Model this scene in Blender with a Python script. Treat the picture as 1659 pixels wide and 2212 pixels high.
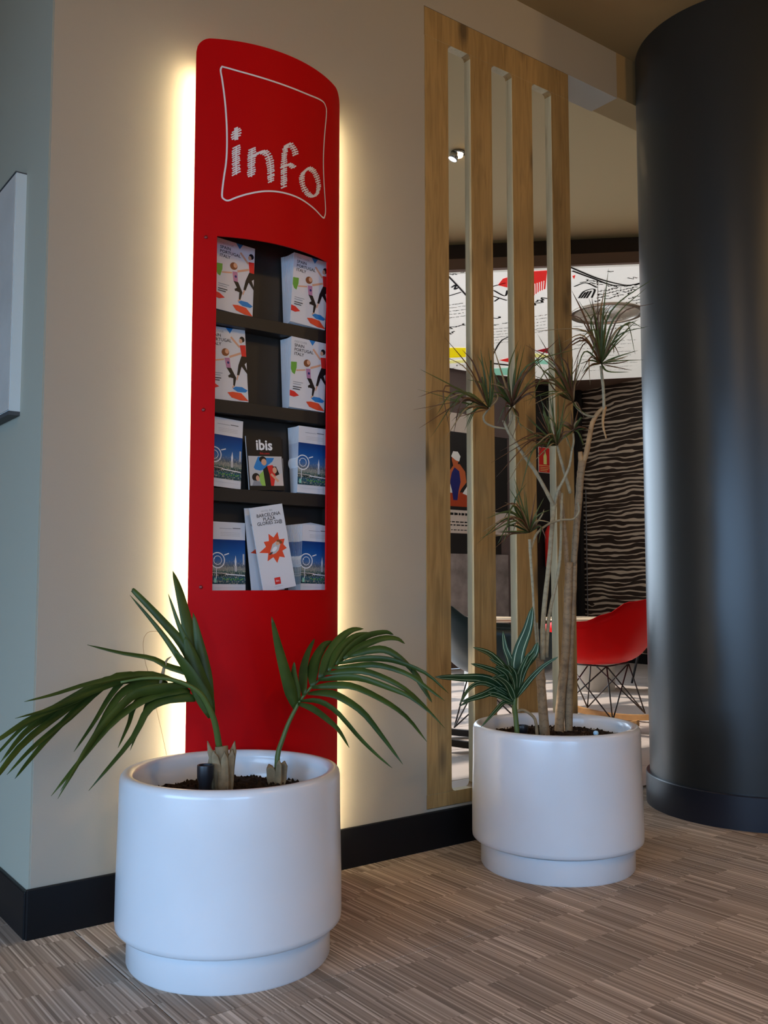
import bpy, bmesh, math, random
from mathutils import Vector, Matrix
R = math.radians
random.seed(7)
for o in list(bpy.data.objects):
    bpy.data.objects.remove(o)
scene = bpy.context.scene
COL = scene.collection

# ---------------------------------------------------------------- camera, world, sun, window light, exposure
cam_data = bpy.data.cameras.new('camera')
cam_data.sensor_fit = 'VERTICAL'
cam_data.sensor_height = 24.0
cam_data.lens = 24.0 * 2010.0 / 2212.0
cam_data.clip_start = 0.05
camera = bpy.data.objects.new('camera', cam_data)
COL.objects.link(camera)
camera.location = (-0.785, -2.617, 0.95)
camera.rotation_euler = (R(90 + 4.3246), 0, R(53 - 90))
scene.camera = camera

world = bpy.data.worlds.new('world')
scene.world = world
world.use_nodes = True
bg = world.node_tree.nodes['Background']
bg.inputs[0].default_value = (0.62, 0.78, 1.0, 1)
bg.inputs[1].default_value = 1.0

def lamp(name, kind, loc, direction, energy, color, size=None):
    d = bpy.data.lights.new(name, kind)
    d.energy = energy
    d.color = color
    if kind == 'AREA':
        d.shape = 'RECTANGLE'
        d.size, d.size_y = size
    o = bpy.data.objects.new(name, d)
    COL.objects.link(o)
    o.location = loc
    o.rotation_euler = Vector(direction).to_track_quat('-Z', 'Y').to_euler()
    return o

sun = lamp('sun', 'SUN', (5, 12, 9), (0.25, -0.8, -0.5), 7.0, (1.0, 0.90, 0.78))
sun.data.angle = R(0.6)
# sky light falling in through the lobby windows (left side and behind the camera) and the lounge windows
LEFT_WIN, BACK_WIN, LOUNGE_WIN = 325, 165, 95
w = lamp('window_daylight', 'AREA', (-5.75, -3.1, 1.35), (1, 0, -0.75), LEFT_WIN, (0.37, 0.63, 1.0), (6.6, 2.1)); w.data.spread = R(120)
w = lamp('window_daylight', 'AREA', (-2.6, -6.85, 1.35), (0, 1, -0.75), BACK_WIN, (0.32, 0.59, 1.0), (3.6, 2.1)); w.data.spread = R(120)
w = lamp('window_daylight', 'AREA', (3.15, 5.05, 1.60), (0.1, -1, -0.42), LOUNGE_WIN, (0.66, 0.83, 1.0), (4.4, 2.3)); w.data.spread = R(130)

vs = scene.view_settings
vs.view_transform = 'Standard'
vs.look = 'None'
vs.exposure = 0.0
vs.gamma = 1.0
vs.use_curve_mapping = False

cy = scene.cycles
cy.max_bounces = 5; cy.diffuse_bounces = 3; cy.glossy_bounces = 2; cy.transmission_bounces = 2; cy.transparent_max_bounces = 2
cy.caustics_reflective = False; cy.caustics_refractive = False
cy.use_light_tree = False; cy.use_adaptive_sampling = True; cy.adaptive_threshold = 0.03

# ---------------------------------------------------------------- helpers
class MB:
    """collects shapes and links them as one mesh object"""
    def __init__(self):
        self.v = []; self.f = []; self.m = []; self.s = []
    def add(self, verts, faces, mi=0, smooth=False):
        b = len(self.v)
        self.v += [tuple(p) for p in verts]
        for f in faces:
            self.f.append(tuple(i + b for i in f)); self.m.append(mi); self.s.append(smooth)
        return self
    def box(self, lo, hi, mi=0, bevel=0.0):
        if bevel:
            bm = bmesh.new()
            bmesh.ops.create_cube(bm, size=1)
            for v in bm.verts:
                v.co = Vector([(lo[i] + hi[i]) / 2 + v.co[i] * (hi[i] - lo[i]) for i in range(3)])
            bmesh.ops.bevel(bm, geom=bm.edges[:], offset=bevel, segments=2, affect='EDGES', profile=0.5)
            bm.verts.index_update()
            self.add([v.co for v in bm.verts], [[v.index for v in f.verts] for f in bm.faces], mi)
            bm.free()
            return self
        x0, y0, z0 = lo; x1, y1, z1 = hi
        vs_ = [(x0,y0,z0),(x1,y0,z0),(x1,y1,z0),(x0,y1,z0),(x0,y0,z1),(x1,y0,z1),(x1,y1,z1),(x0,y1,z1)]
        return self.add(vs_, [(0,3,2,1),(4,5,6,7),(0,1,5,4),(1,2,6,5),(2,3,7,6),(3,0,4,7)], mi)
    def lathe(self, prof, n=64, mi=0, c=(0, 0)):
        vs_ = []; fs = []
        k = len(prof)
        for i in range(n):
            a = 2 * math.pi * i / n
            for r, z in prof:
                vs_.append((c[0] + r * math.cos(a), c[1] + r * math.sin(a), z))
        for i in range(n):
            j = (i + 1) % n
            for q in range(k - 1):
                fs.append((i*k+q, j*k+q, j*k+q+1, i*k+q+1))
        return self.add(vs_, fs, mi, True)
    def tube(self, pts, radii, n=8, mi=0, cap=True):
        pts = [Vector(p) for p in pts]
        if not hasattr(radii, '__len__'):
            radii = [radii] * len(pts)
        vs_ = []; fs = []
        nrm = None
        for i, p in enumerate(pts):
            t = (pts[min(i+1, len(pts)-1)] - pts[max(i-1, 0)])
            t = t.normalized() if t.length > 1e-9 else Vector((0, 0, 1))
            if nrm is None:
                nrm = t.orthogonal().normalized()
            else:
                nrm = (nrm - t * nrm.dot(t))
                nrm = nrm.normalized() if nrm.length > 1e-6 else t.orthogonal().normalized()
            b = t.cross(nrm)
            for q in range(n):
                a = 2 * math.pi * q / n
                vs_.append(p + (nrm * math.cos(a) + b * math.sin(a)) * radii[i])
        for i in range(len(pts) - 1):
            for q in range(n):
                fs.append((i*n+q, i*n+(q+1) % n, (i+1)*n+(q+1) % n, (i+1)*n+q))
        self.add(vs_, fs, mi, True)
        if cap:
            b = len(self.v) - len(vs_)
            self.f.append(tuple(b + q for q in reversed(range(n)))); self.m.append(mi); self.s.append(False)
            self.f.append(tuple(b + (len(pts)-1)*n + q for q in range(n))); self.m.append(mi); self.s.append(False)
        return self
    def poly(self, pts, mi=0):
        return self.add(pts, [tuple(range(len(pts)))], mi)
    def prism(self, pts, z0, z1, mi=0):
        n = len(pts)
        vs_ = [(x, y, z0) for x, y in pts] + [(x, y, z1) for x, y in pts]
        fs = [tuple(reversed(range(n))), tuple(range(n, 2*n))] + [(i, (i+1) % n, n+(i+1) % n, n+i) for i in range(n)]
        return self.add(vs_, fs, mi)
    def mesh(self, name, mats):
        me = bpy.data.meshes.new(name)
        me.from_pydata(self.v, [], self.f)
        for m in (mats if isinstance(mats, (list, tuple)) else [mats]):
            me.materials.append(m)
        me.polygons.foreach_set('material_index', self.m)
        me.polygons.foreach_set('use_smooth', self.s)
        me.update()
        return me
    def build(self, name, mats, parent=None, loc=None, split=False):
        o = bpy.data.objects.new(name, self.mesh(name, mats))
        COL.objects.link(o)
        if parent: o.parent = parent
        if loc: o.location = loc
        if split:
            e = o.modifiers.new('split', 'EDGE_SPLIT'); e.split_angle = R(35)
        return o

def tag(o, label=None, cat=None, group=None, kind=None):
    if label: o['label'] = label
    if cat: o['category'] = cat
    if group: o['group'] = group
    if kind: o['kind'] = kind
    return o
def thing(name, label, cat, loc=(0, 0, 0), rz=0, group=None):
    o = bpy.data.objects.new(name, None)
    COL.objects.link(o)
    o.empty_display_size = 0.05
    o.location = loc
    o.rotation_euler = (0, 0, rz)
    return tag(o, label, cat, group)
def struct(o):
    o['kind'] = 'structure'
    return o
def clone(root, loc=None, rot=None, label=None):
    r = root.copy(); COL.objects.link(r)
    if loc is not None: r.location = loc
    if rot is not None: r.rotation_euler = rot
    if label: r['label'] = label
    for ch in list(root.children):
        c = ch.copy(); COL.objects.link(c); c.parent = r
        for g in list(ch.children):
            d = g.copy(); COL.objects.link(d); d.parent = c
    return r

def spline(pts, n=12):
    pts = [Vector(p) for p in pts]
    P = [pts[0] * 2 - pts[1]] + pts + [pts[-1] * 2 - pts[-2]]
    out = []
    seg = len(pts) - 1
    for k in range(n + 1):
        u = k / n * seg
        i = min(int(u), seg - 1); t = u - i
        a, b, c, d = P[i], P[i+1], P[i+2], P[i+3]
        out.append(0.5 * ((2*b) + (c-a)*t + (2*a-5*b+4*c-d)*t*t + (3*b-a-3*c+d)*t*t*t))
    return out

# ---------------------------------------------------------------- materials
def lin(c):
    """photo colour 0-255 to linear"""
    return tuple(((v/255)/12.92 if v/255 <= 0.04045 else ((v/255+0.055)/1.055)**2.4) for v in c) + (1.0,)
def mat(name, color, rough=0.6, metal=0.0, spec=0.5, emit=None, estr=0.0, bump=None, var=None, coat=0.0):
    m = bpy.data.materials.new(name)
    m.use_nodes = True
    nt = m.node_tree
    b = nt.nodes['Principled BSDF']
    col = tuple(color) if len(color) == 4 else tuple(color) + (1.0,)
    b.inputs['Base Color'].default_value = col
    b.inputs['Roughness'].default_value = rough
    b.inputs['Metallic'].default_value = metal
    b.inputs['Specular IOR Level'].default_value = spec
    b.inputs['Coat Weight'].default_value = coat
    if emit:
        b.inputs['Emission Color'].default_value = tuple(emit) + (1.0,)
        b.inputs['Emission Strength'].default_value = estr
    tc = nt.nodes.new('ShaderNodeTexCoord')
    if var:     # (scale, amount)
        n = nt.nodes.new('ShaderNodeTexNoise'); n.inputs['Scale'].default_value = var[0]; n.inputs['Detail'].default_value = 5
        nt.links.new(tc.outputs['Object'], n.inputs['Vector'])
        r = nt.nodes.new('ShaderNodeValToRGB')
        r.color_ramp.elements[0].position = 0.3; r.color_ramp.elements[1].position = 0.7
        r.color_ramp.elements[0].color = tuple(v * (1 - var[1]) for v in col[:3]) + (1,)
        r.color_ramp.elements[1].color = tuple(min(1, v * (1 + var[1])) for v in col[:3]) + (1,)
        nt.links.new(n.outputs['Fac'], r.inputs['Fac'])
        nt.links.new(r.outputs['Color'], b.inputs['Base Color'])
    if bump:    # (scale, strength)
        n = nt.nodes.new('ShaderNodeTexNoise'); n.inputs['Scale'].default_value = bump[0]; n.inputs['Detail'].default_value = 3
        nt.links.new(tc.outputs['Object'], n.inputs['Vector'])
        bp = nt.nodes.new('ShaderNodeBump'); bp.inputs['Strength'].default_value = bump[1]; bp.inputs['Distance'].default_value = 0.002
        nt.links.new(n.outputs['Fac'], bp.inputs['Height'])
        nt.links.new(bp.outputs['Normal'], b.inputs['Normal'])
    return m

def node(nt, kind, **kw):
    n = nt.nodes.new(kind)
    for k, v in kw.items():
        setattr(n, k, v)
    return n
def mathn(nt, op, a, b=None):
    n = node(nt, 'ShaderNodeMath', operation=op)
    for i, x in enumerate((a, b)):
        if x is None: continue
        if isinstance(x, (int, float)): n.inputs[i].default_value = x
        else: nt.links.new(x, n.inputs[i])
    return n.outputs[0]

def wood_material(name, light, mid, dark):
    m = mat(name, light, 0.62, bump=(60, 0.15))
    nt = m.node_tree; L = nt.links
    b = nt.nodes['Principled BSDF']
    tc = node(nt, 'ShaderNodeTexCoord')
    mp = node(nt, 'ShaderNodeMapping'); mp.inputs['Scale'].default_value = (14, 14, 1.1)
    L.new(tc.outputs['Object'], mp.inputs[0])
    n1 = node(nt, 'ShaderNodeTexNoise'); n1.inputs['Scale'].default_value = 3.0; n1.inputs['Detail'].default_value = 8; n1.inputs['Distortion'].default_value = 1.4
    L.new(mp.outputs[0], n1.inputs['Vector'])
    cr = node(nt, 'ShaderNodeValToRGB'); e = cr.color_ramp.elements
    e[0].position = 0.30; e[0].color = mid; e[1].position = 0.62; e[1].color = light
    L.new(n1.outputs['Fac'], cr.inputs[0])
    # fine dark grain
    mp2 = node(nt, 'ShaderNodeMapping'); mp2.inputs['Scale'].default_value = (90, 90, 2.5)
    L.new(tc.outputs['Object'], mp2.inputs[0])
    n2 = node(nt, 'ShaderNodeTexNoise'); n2.inputs['Scale'].default_value = 1.5; n2.inputs['Detail'].default_value = 6
    L.new(mp2.outputs[0], n2.inputs['Vector'])
    cr2 = node(nt, 'ShaderNodeValToRGB'); e = cr2.color_ramp.elements
    e[0].position = 0.28; e[0].color = (1, 1, 1, 1); e[1].position = 0.40; e[1].color = (0, 0, 0, 1)
    L.new(n2.outputs['Fac'], cr2.inputs[0])
    # knots and stains
    mp3 = node(nt, 'ShaderNodeMapping'); mp3.inputs['Scale'].default_value = (9, 9, 3.4)
    L.new(tc.outputs['Object'], mp3.inputs[0])
    vo = node(nt, 'ShaderNodeTexVoronoi'); vo.inputs['Scale'].default_value = 1.0; vo.inputs['Randomness'].default_value = 1.0
    L.new(mp3.outputs[0], vo.inputs['Vector'])
    cr3 = node(nt, 'ShaderNodeValToRGB'); e = cr3.color_ramp.elements
    e[0].position = 0.10; e[0].color = (1, 1, 1, 1); e[1].position = 0.30; e[1].color = (0, 0, 0, 1)
    L.new(vo.outputs['Distance'], cr3.inputs[0])
    mx = node(nt, 'ShaderNodeMixRGB'); mx.inputs[2].default_value = dark
    f = mathn(nt, 'MULTIPLY', cr2.outputs[0], 0.45)
    L.new(f, mx.inputs[0]); L.new(cr.outputs[0], mx.inputs[1])
    mx2 = node(nt, 'ShaderNodeMixRGB'); mx2.inputs[2].default_value = dark
    f = mathn(nt, 'MULTIPLY', cr3.outputs[0], 0.8)
    L.new(f, mx2.inputs[0]); L.new(mx.outputs[0], mx2.inputs[1])
    mp4 = node(nt, 'ShaderNodeMapping'); mp4.inputs['Scale'].default_value = (7, 7, 1.6)
    L.new(tc.outputs['Object'], mp4.inputs[0])
    n4 = node(nt, 'ShaderNodeTexNoise'); n4.inputs['Scale'].default_value = 1.0; n4.inputs['Detail'].default_value = 3
    L.new(mp4.outputs[0], n4.inputs['Vector'])
    r4 = node(nt, 'ShaderNodeMapRange'); r4.inputs['From Min'].default_value = 0.50; r4.inputs['From Max'].default_value = 0.75; r4.inputs['To Max'].default_value = 0.55
    L.new(n4.outputs['Fac'], r4.inputs['Value'])
    mx3 = node(nt, 'ShaderNodeMixRGB'); mx3.inputs[2].default_value = tuple(v * 0.55 for v in mid[:3]) + (1,)
    L.new(r4.outputs[0], mx3.inputs[0]); L.new(mx2.outputs[0], mx3.inputs[1])
    L.new(mx3.outputs[0], b.inputs['Base Color'])
    return m

def carpet_material():
    m = mat('carpet', (0.2, 0.17, 0.15), 0.9, spec=0.2)
    nt = m.node_tree; L = nt.links
    b = nt.nodes['Principled BSDF']
    tc = node(nt, 'ShaderNodeTexCoord')
    sp = node(nt, 'ShaderNodeSeparateXYZ'); L.new(tc.outputs['Object'], sp.inputs[0])
    x, y = sp.outputs[0], sp.outputs[1]
    colx = mathn(nt, 'FLOOR', mathn(nt, 'MULTIPLY', x, 1/0.13))          # patches across
    wn0 = node(nt, 'ShaderNodeTexWhiteNoise', noise_dimensions='1D'); L.new(colx, wn0.inputs['W'])
    yy = mathn(nt, 'ADD', y, mathn(nt, 'MULTIPLY', wn0.outputs['Value'], 0.10))
    row = mathn(nt, 'FLOOR', mathn(nt, 'MULTIPLY', yy, 1/0.17))
    cell = node(nt, 'ShaderNodeCombineXYZ'); L.new(colx, cell.inputs[0]); L.new(row, cell.inputs[1])
    wn1 = node(nt, 'ShaderNodeTexWhiteNoise', noise_dimensions='2D'); L.new(cell.outputs[0], wn1.inputs['Vector'])
    stripe = mathn(nt, 'FLOOR', mathn(nt, 'MULTIPLY', x, 1/0.0045))
    c2 = node(nt, 'ShaderNodeCombineXYZ'); L.new(stripe, c2.inputs[0]); L.new(row, c2.inputs[1])
    wn2 = node(nt, 'ShaderNodeTexWhiteNoise', noise_dimensions='2D'); L.new(c2.outputs[0], wn2.inputs['Vector'])
    cr = node(nt, 'ShaderNodeValToRGB'); cr.color_ramp.interpolation = 'LINEAR'
    e = cr.color_ramp.elements
    e[0].position = 0.0; e[0].color = (0.21, 0.155, 0.118, 1)
    e[1].position = 1.0; e[1].color = (0.64, 0.53, 0.44, 1)
    for p, c in ((0.3, (0.31, 0.24, 0.185, 1)), (0.75, (0.42, 0.325, 0.255, 1)), (0.9, (0.52, 0.42, 0.34, 1))):
        q = cr.color_ramp.elements.new(p); q.color = c
    L.new(wn2.outputs['Value'], cr.inputs[0])
    hs = node(nt, 'ShaderNodeHueSaturation'); L.new(cr.outputs[0], hs.inputs['Color'])
    L.new(mathn(nt, 'ADD', mathn(nt, 'MULTIPLY', wn1.outputs['Value'], 0.30), 0.85), hs.inputs['Value'])
    L.new(hs.outputs[0], b.inputs['Base Color'])
    bp = node(nt, 'ShaderNodeBump'); bp.inputs['Strength'].default_value = 0.35; bp.inputs['Distance'].default_value = 0.002
    L.new(wn2.outputs['Value'], bp.inputs['Height']); L.new(bp.outputs[0], b.inputs['Normal'])
    return m

def zebra_material():
    """dark brown covering with thin wavering pale dashes (object coords, y along the wall, z up)"""
    m = mat('zebra_wall_covering', (0.1, 0.08, 0.06), 0.55)
    nt = m.node_tree; L = nt.links
    b = nt.nodes['Principled BSDF']
    tc = node(nt, 'ShaderNodeTexCoord')
    sp = node(nt, 'ShaderNodeSeparateXYZ'); L.new(tc.outputs['Object'], sp.inputs[0])
    def noise(sy, sz, seed, detail=2.0):
        mp = node(nt, 'ShaderNodeMapping'); mp.inputs['Scale'].default_value = (1, sy, sz); mp.inputs['Location'].default_value = (seed, seed, 0)
        L.new(tc.outputs['Object'], mp.inputs[0])
        n = node(nt, 'ShaderNodeTexNoise'); n.inputs['Scale'].default_value = 1.0; n.inputs['Detail'].default_value = detail
        L.new(mp.outputs[0], n.inputs['Vector'])
        return n.outputs['Fac']
    v = mathn(nt, 'ADD', mathn(nt, 'MULTIPLY', sp.outputs[2], 1 / 0.056), mathn(nt, 'MULTIPLY', noise(1.9, 4.2, 0), 2.7))
    tri = mathn(nt, 'ABSOLUTE', mathn(nt, 'SUBTRACT', mathn(nt, 'FRACT', v), 0.5))
    width = mathn(nt, 'ADD', mathn(nt, 'MULTIPLY', noise(2.2, 15.0, 7), 0.80), -0.235)
    line = mathn(nt, 'LESS_THAN', tri, width)
    mx = node(nt, 'ShaderNodeMixRGB'); mx.inputs[1].default_value = (0.034, 0.019, 0.012, 1); mx.inputs[2].default_value = (0.60, 0.49, 0.38, 1)
    L.new(line, mx.inputs[0]); L.new(mx.outputs[0], b.inputs['Base Color'])
    return m

def night_city_material():
    """printed photograph: deep blue dusk sky above lights and dark green trees (object coords: z up, 0 at the bottom)"""
    m = mat('printed_night_city', (0.05, 0.1, 0.3), 0.3)
    nt = m.node_tree; L = nt.links
    b = nt.nodes['Principled BSDF']
    tc = node(nt, 'ShaderNodeTexCoord')
    sp = node(nt, 'ShaderNodeSeparateXYZ'); L.new(tc.outputs['Object'], sp.inputs[0])
    cr = node(nt, 'ShaderNodeValToRGB'); e = cr.color_ramp.elements
    e[0].position = 0.0; e[0].color = lin((16, 60, 70)); e[1].position = 1.0; e[1].color = lin((10, 55, 120))
    for p, c in ((0.14, (20, 90, 110)), (0.20, (30, 40, 40)), (0.27, (60, 95, 90)), (0.33, (150, 150, 140)), (0.40, (95, 105, 115)), (0.52, (60, 110, 165)), (0.75, (20, 85, 155))):
        q = cr.color_ramp.elements.new(p); q.color = lin(c)
    mr = node(nt, 'ShaderNodeMapRange'); mr.inputs['From Min'].default_value = 0.026; mr.inputs['From Max'].default_value = 0.165
    L.new(sp.outputs[2], mr.inputs['Value']); L.new(mr.outputs[0], cr.inputs[0])
    mp = node(nt, 'ShaderNodeMapping'); mp.inputs['Scale'].default_value = (330, 1, 160)
    L.new(tc.outputs['Object'], mp.inputs[0])
    n = node(nt, 'ShaderNodeTexNoise'); n.inputs['Scale'].default_value = 1.0; n.inputs['Detail'].default_value = 4
    L.new(mp.outputs[0], n.inputs['Vector'])
    low = node(nt, 'ShaderNodeMapRange'); low.inputs['From Min'].default_value = 0.105; low.inputs['From Max'].default_value = 0.075
    L.new(sp.outputs[2], low.inputs['Value'])
    spk = node(nt, 'ShaderNodeMapRange'); spk.inputs['From Min'].default_value = 0.52; spk.inputs['From Max'].default_value = 0.72
    L.new(n.outputs['Fac'], spk.inputs['Value'])
    mx = node(nt, 'ShaderNodeMixRGB'); mx.inputs[2].default_value = lin((235, 225, 190))
    L.new(mathn(nt, 'MULTIPLY', low.outputs[0], spk.outputs[0]), mx.inputs[0]); L.new(cr.outputs[0], mx.inputs[1])
    L.new(mx.outputs[0], b.inputs['Base Color'])
    return m

def leaf_material(name, c1, c2, stripe=None):
    m = mat(name, c1, 0.45, spec=0.22)
    nt = m.node_tree; L = nt.links
    b = nt.nodes['Principled BSDF']
    tc = node(nt, 'ShaderNodeTexCoord')
    n = node(nt, 'ShaderNodeTexNoise'); n.inputs['Scale'].default_value = 9; n.inputs['Detail'].default_value = 3
    L.new(tc.outputs['Object'], n.inputs['Vector'])
    cr = node(nt, 'ShaderNodeValToRGB'); e = cr.color_ramp.elements
    e[0].position = 0.35; e[0].color = c1; e[1].position = 0.68; e[1].color = c2
    L.new(n.outputs['Fac'], cr.inputs[0]); L.new(cr.outputs[0], b.inputs['Base Color'])
    return m

def cane_material(name, c1, c2):
    """woody cane with fine dark leaf-scar rings and blotches"""
    m = mat(name, c1, 0.75, bump=(90, 0.3))
    nt = m.node_tree; L = nt.links
    b = nt.nodes['Principled BSDF']
    tc = node(nt, 'ShaderNodeTexCoord')
    w = node(nt, 'ShaderNodeTexWave', wave_type='BANDS', bands_direction='Z'); w.inputs['Scale'].default_value = 14.0; w.inputs['Distortion'].default_value = 5.0; w.inputs['Detail'].default_value = 2.0; w.inputs['Detail Scale'].default_value = 6.0
    L.new(tc.outputs['Object'], w.inputs['Vector'])
    n = node(nt, 'ShaderNodeTexNoise'); n.inputs['Scale'].default_value = 28.0; n.inputs['Detail'].default_value = 4
    L.new(tc.outputs['Object'], n.inputs['Vector'])
    r1 = node(nt, 'ShaderNodeMapRange'); r1.inputs['From Min'].default_value = 0.80; r1.inputs['From Max'].default_value = 0.97
    L.new(w.outputs['Fac'], r1.inputs['Value'])
    r2 = node(nt, 'ShaderNodeMapRange'); r2.inputs['From Min'].default_value = 0.52; r2.inputs['From Max'].default_value = 0.72
    L.new(n.outputs['Fac'], r2.inputs['Value'])
    mx = node(nt, 'ShaderNodeMixRGB'); mx.inputs[1].default_value = c1; mx.inputs[2].default_value = c2
    L.new(mathn(nt, 'MAXIMUM', mathn(nt, 'MULTIPLY', r1.outputs[0], 0.42), mathn(nt, 'MULTIPLY', r2.outputs[0], 0.7)), mx.inputs[0])
    L.new(mx.outputs[0], b.inputs['Base Color'])
    return m

M = {}
LED, PANEL_GLOW = 80.0, 0.42
M['wall'] = mat('cream_wall_paint', (0.395, 0.345, 0.275), 0.75, spec=0.25, bump=(220, 0.12))
M['wall_side'] = mat('pale_wall_paint', (0.385, 0.365, 0.285), 0.75, spec=0.25, bump=(220, 0.12))
M['ceiling'] = mat('brown_ceiling_paint', (0.37, 0.25, 0.115), 0.8, spec=0.2)
M['lounge_ceiling'] = mat('warm_white_ceiling_paint', (0.50, 0.39, 0.22), 0.8, spec=0.2)
M['soffit'] = mat('brown_soffit', (0.17, 0.10, 0.07), 0.6)
M['soffit_dark'] = mat('dark_shadow_gap', (0.045, 0.028, 0.02), 0.7)
M['black_skirting'] = mat('black_skirting', (0.005, 0.005, 0.006), 0.4, spec=0.25)
M['carpet'] = carpet_material()
M['slab'] = mat('dark_underlay', (0.06, 0.05, 0.045), 0.9)
M['tile'] = mat('pale_pinkish_floor_tile', (0.50, 0.43, 0.39), 0.35, var=(2.2, 0.08))
M['grout'] = mat('grey_grout', (0.20, 0.17, 0.16), 0.8)
M['zebra'] = zebra_material()
M['back_wall'] = mat('mauve_brown_wall', (0.13, 0.09, 0.085), 0.7)
M['near_black'] = mat('near_black_panel', (0.012, 0.010, 0.010), 0.5)
M['red'] = mat('red_lacquer', (0.52, 0.0016, 0.003), 0.5, spec=0.08)
M['red_screw'] = mat('dark_red_screw', (0.22, 0.006, 0.008), 0.4)
M['print_white'] = mat('white_print', (0.80, 0.72, 0.70), 0.5)
M['black_laminate'] = mat('black_brown_laminate', (0.018, 0.014, 0.011), 0.5)
M['led'] = mat('lit_tube', (1, 0.9, 0.7), 0.5, emit=(1.0, 0.84, 0.52), estr=LED)
M['led_body'] = mat('white_metal_channel', (0.7, 0.68, 0.62), 0.5)
M['timber'] = wood_material('rough_sawn_timber', (0.40, 0.245, 0.088, 1), (0.27, 0.158, 0.052, 1), (0.055, 0.033, 0.016, 1))
M['timber_lit_edge'] = wood_material('sawn_timber_lit_edge', (0.62, 0.52, 0.32, 1), (0.52, 0.42, 0.25, 1), (0.28, 0.20, 0.11, 1))  # paler copy of the timber, for faces lit from the lounge
M['planter'] = mat('white_satin_planter', (0.71, 0.71, 0.72), 0.28, spec=0.5, var=(2.2, 0.06), coat=0.25)
M['soil'] = mat('dark_potting_soil', (0.028, 0.017, 0.011), 0.95, spec=0.1, var=(60, 0.6), bump=(120, 0.8))
M['palm'] = leaf_material('palm_leaf_green', (0.024, 0.043, 0.007, 1), (0.058, 0.082, 0.012, 1))
M['palm_stem'] = mat('palm_stem_green', (0.075, 0.115, 0.02), 0.5)
M['husk'] = mat('dry_tan_husk', (0.27, 0.19, 0.10), 0.8, var=(30, 0.3))
M['cane'] = cane_material('ringed_brown_cane', (0.27, 0.18, 0.095, 1), (0.10, 0.060, 0.032, 1))
M['cane_pale'] = cane_material('ringed_pale_stem', (0.34, 0.29, 0.18, 1), (0.19, 0.15, 0.09, 1))
M['cane_orange'] = mat('orange_brown_cane', (0.42, 0.25, 0.11), 0.7, var=(25, 0.25))
M['drac_green'] = leaf_material('dracaena_leaf_green', (0.045, 0.065, 0.016, 1), (0.10, 0.115, 0.032, 1))
M['drac_red'] = leaf_material('dracaena_leaf_reddish', (0.085, 0.036, 0.020, 1), (0.14, 0.070, 0.030, 1))
M['drac_tan'] = leaf_material('dracaena_leaf_dry_tan', (0.22, 0.14, 0.06, 1), (0.30, 0.21, 0.10, 1))
M['striped'] = leaf_material('striped_leaf_dark_green', (0.012, 0.040, 0.014, 1), (0.025, 0.065, 0.022, 1))
M['stripe_pale'] = mat('striped_leaf_cream_line', (0.38, 0.47, 0.28), 0.4)
M['black_plastic'] = mat('black_plastic', (0.010, 0.010, 0.013), 0.4)
M['pale_blue_plastic'] = mat('pale_blue_plastic', (0.45, 0.70, 0.90), 0.35)
M['blue_plastic'] = mat('light_blue_plastic', (0.12, 0.42, 0.75), 0.35)
M['white_plastic'] = mat('white_plastic', (0.8, 0.8, 0.8), 0.35)
M['column'] = mat('dark_grey_column_paint', (0.021, 0.021, 0.0195), 0.33, spec=0.42, bump=(300, 0.05))
M['plinth'] = mat('black_blue_plinth', (0.010, 0.012, 0.020), 0.32)
M['paper'] = mat('white_paper', (0.74, 0.73, 0.74), 0.55)
M['page_edge'] = mat('page_edges', (0.66, 0.67, 0.70), 0.7)
M['city'] = night_city_material()
def added_glow(rgb): return mat('print_added_glow', lin(rgb), 0.4, emit=lin(rgb)[:3], estr=PANEL_GLOW)  # emission added to the colour patches to match the panel's added glow
def flat(name, rgb, rough=0.45): return mat(name, lin(rgb), rough)
M['p_black'] = flat('print_black', (22, 20, 22)); M['p_dark'] = flat('print_dark_grey', (60, 58, 60)); M['p_grey'] = flat('print_mid_grey', (150, 150, 155))
M['p_blue'] = flat('print_blue', (40, 130, 200)); M['p_green'] = flat('print_green', (110, 170, 60)); M['p_red'] = flat('print_red', (225, 45, 40))
M['p_orange'] = flat('print_orange_red', (235, 80, 45)); M['p_skin'] = flat('print_skin', (225, 170, 135)); M['p_brown'] = flat('print_brown', (140, 80, 45))
M['p_pink'] = flat('print_pink_mauve', (190, 130, 165)); M['p_ltgrey'] = flat('print_light_grey', (200, 198, 196)); M['p_white'] = flat('print_white', (240, 240, 240))
M['p_lime'] = flat('print_lime', (160, 200, 90)); M['p_navy'] = flat('print_navy', (30, 35, 110)); M['p_tan'] = flat('print_tan_skin', (200, 100, 55)); M['p_rust'] = flat('print_rust', (175, 65, 30))
M['p_yellow'] = flat('print_yellow', (250, 225, 0)); M['p_paleyellow'] = flat('print_pale_yellow', (245, 240, 150)); M['p_teal'] = flat('print_teal', (150, 215, 190)); M['p_crimson'] = flat('print_crimson', (150, 15, 30))
M['p_stone'] = mat('print_grey_stone', lin((150, 138, 135)), 0.5, var=(6, 0.35)); M['p_cream'] = flat('print_cream', (215, 200, 190))
M['panel_white'] = mat('white_ceiling_added_glow', (0.84, 0.84, 0.82), 0.4, emit=(1.0, 0.96, 0.88), estr=PANEL_GLOW)  # emission added to brighten the panel, no light source behind it
M['lamp_rim'] = mat('brushed_nickel', (0.60, 0.50, 0.40), 0.3, metal=0.8)
M['lamp_dish'] = mat('pleated_lamp_reflector', (0.82, 0.76, 0.66), 0.3, metal=0.15)
M['spot_glow'] = mat('lit_spot_lens', (1, 0.8, 0.5), 0.4, emit=(1.0, 0.72, 0.38), estr=25.0)
M['chrome'] = mat('chrome', (0.6, 0.6, 0.6), 0.2, metal=1.0)
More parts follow.
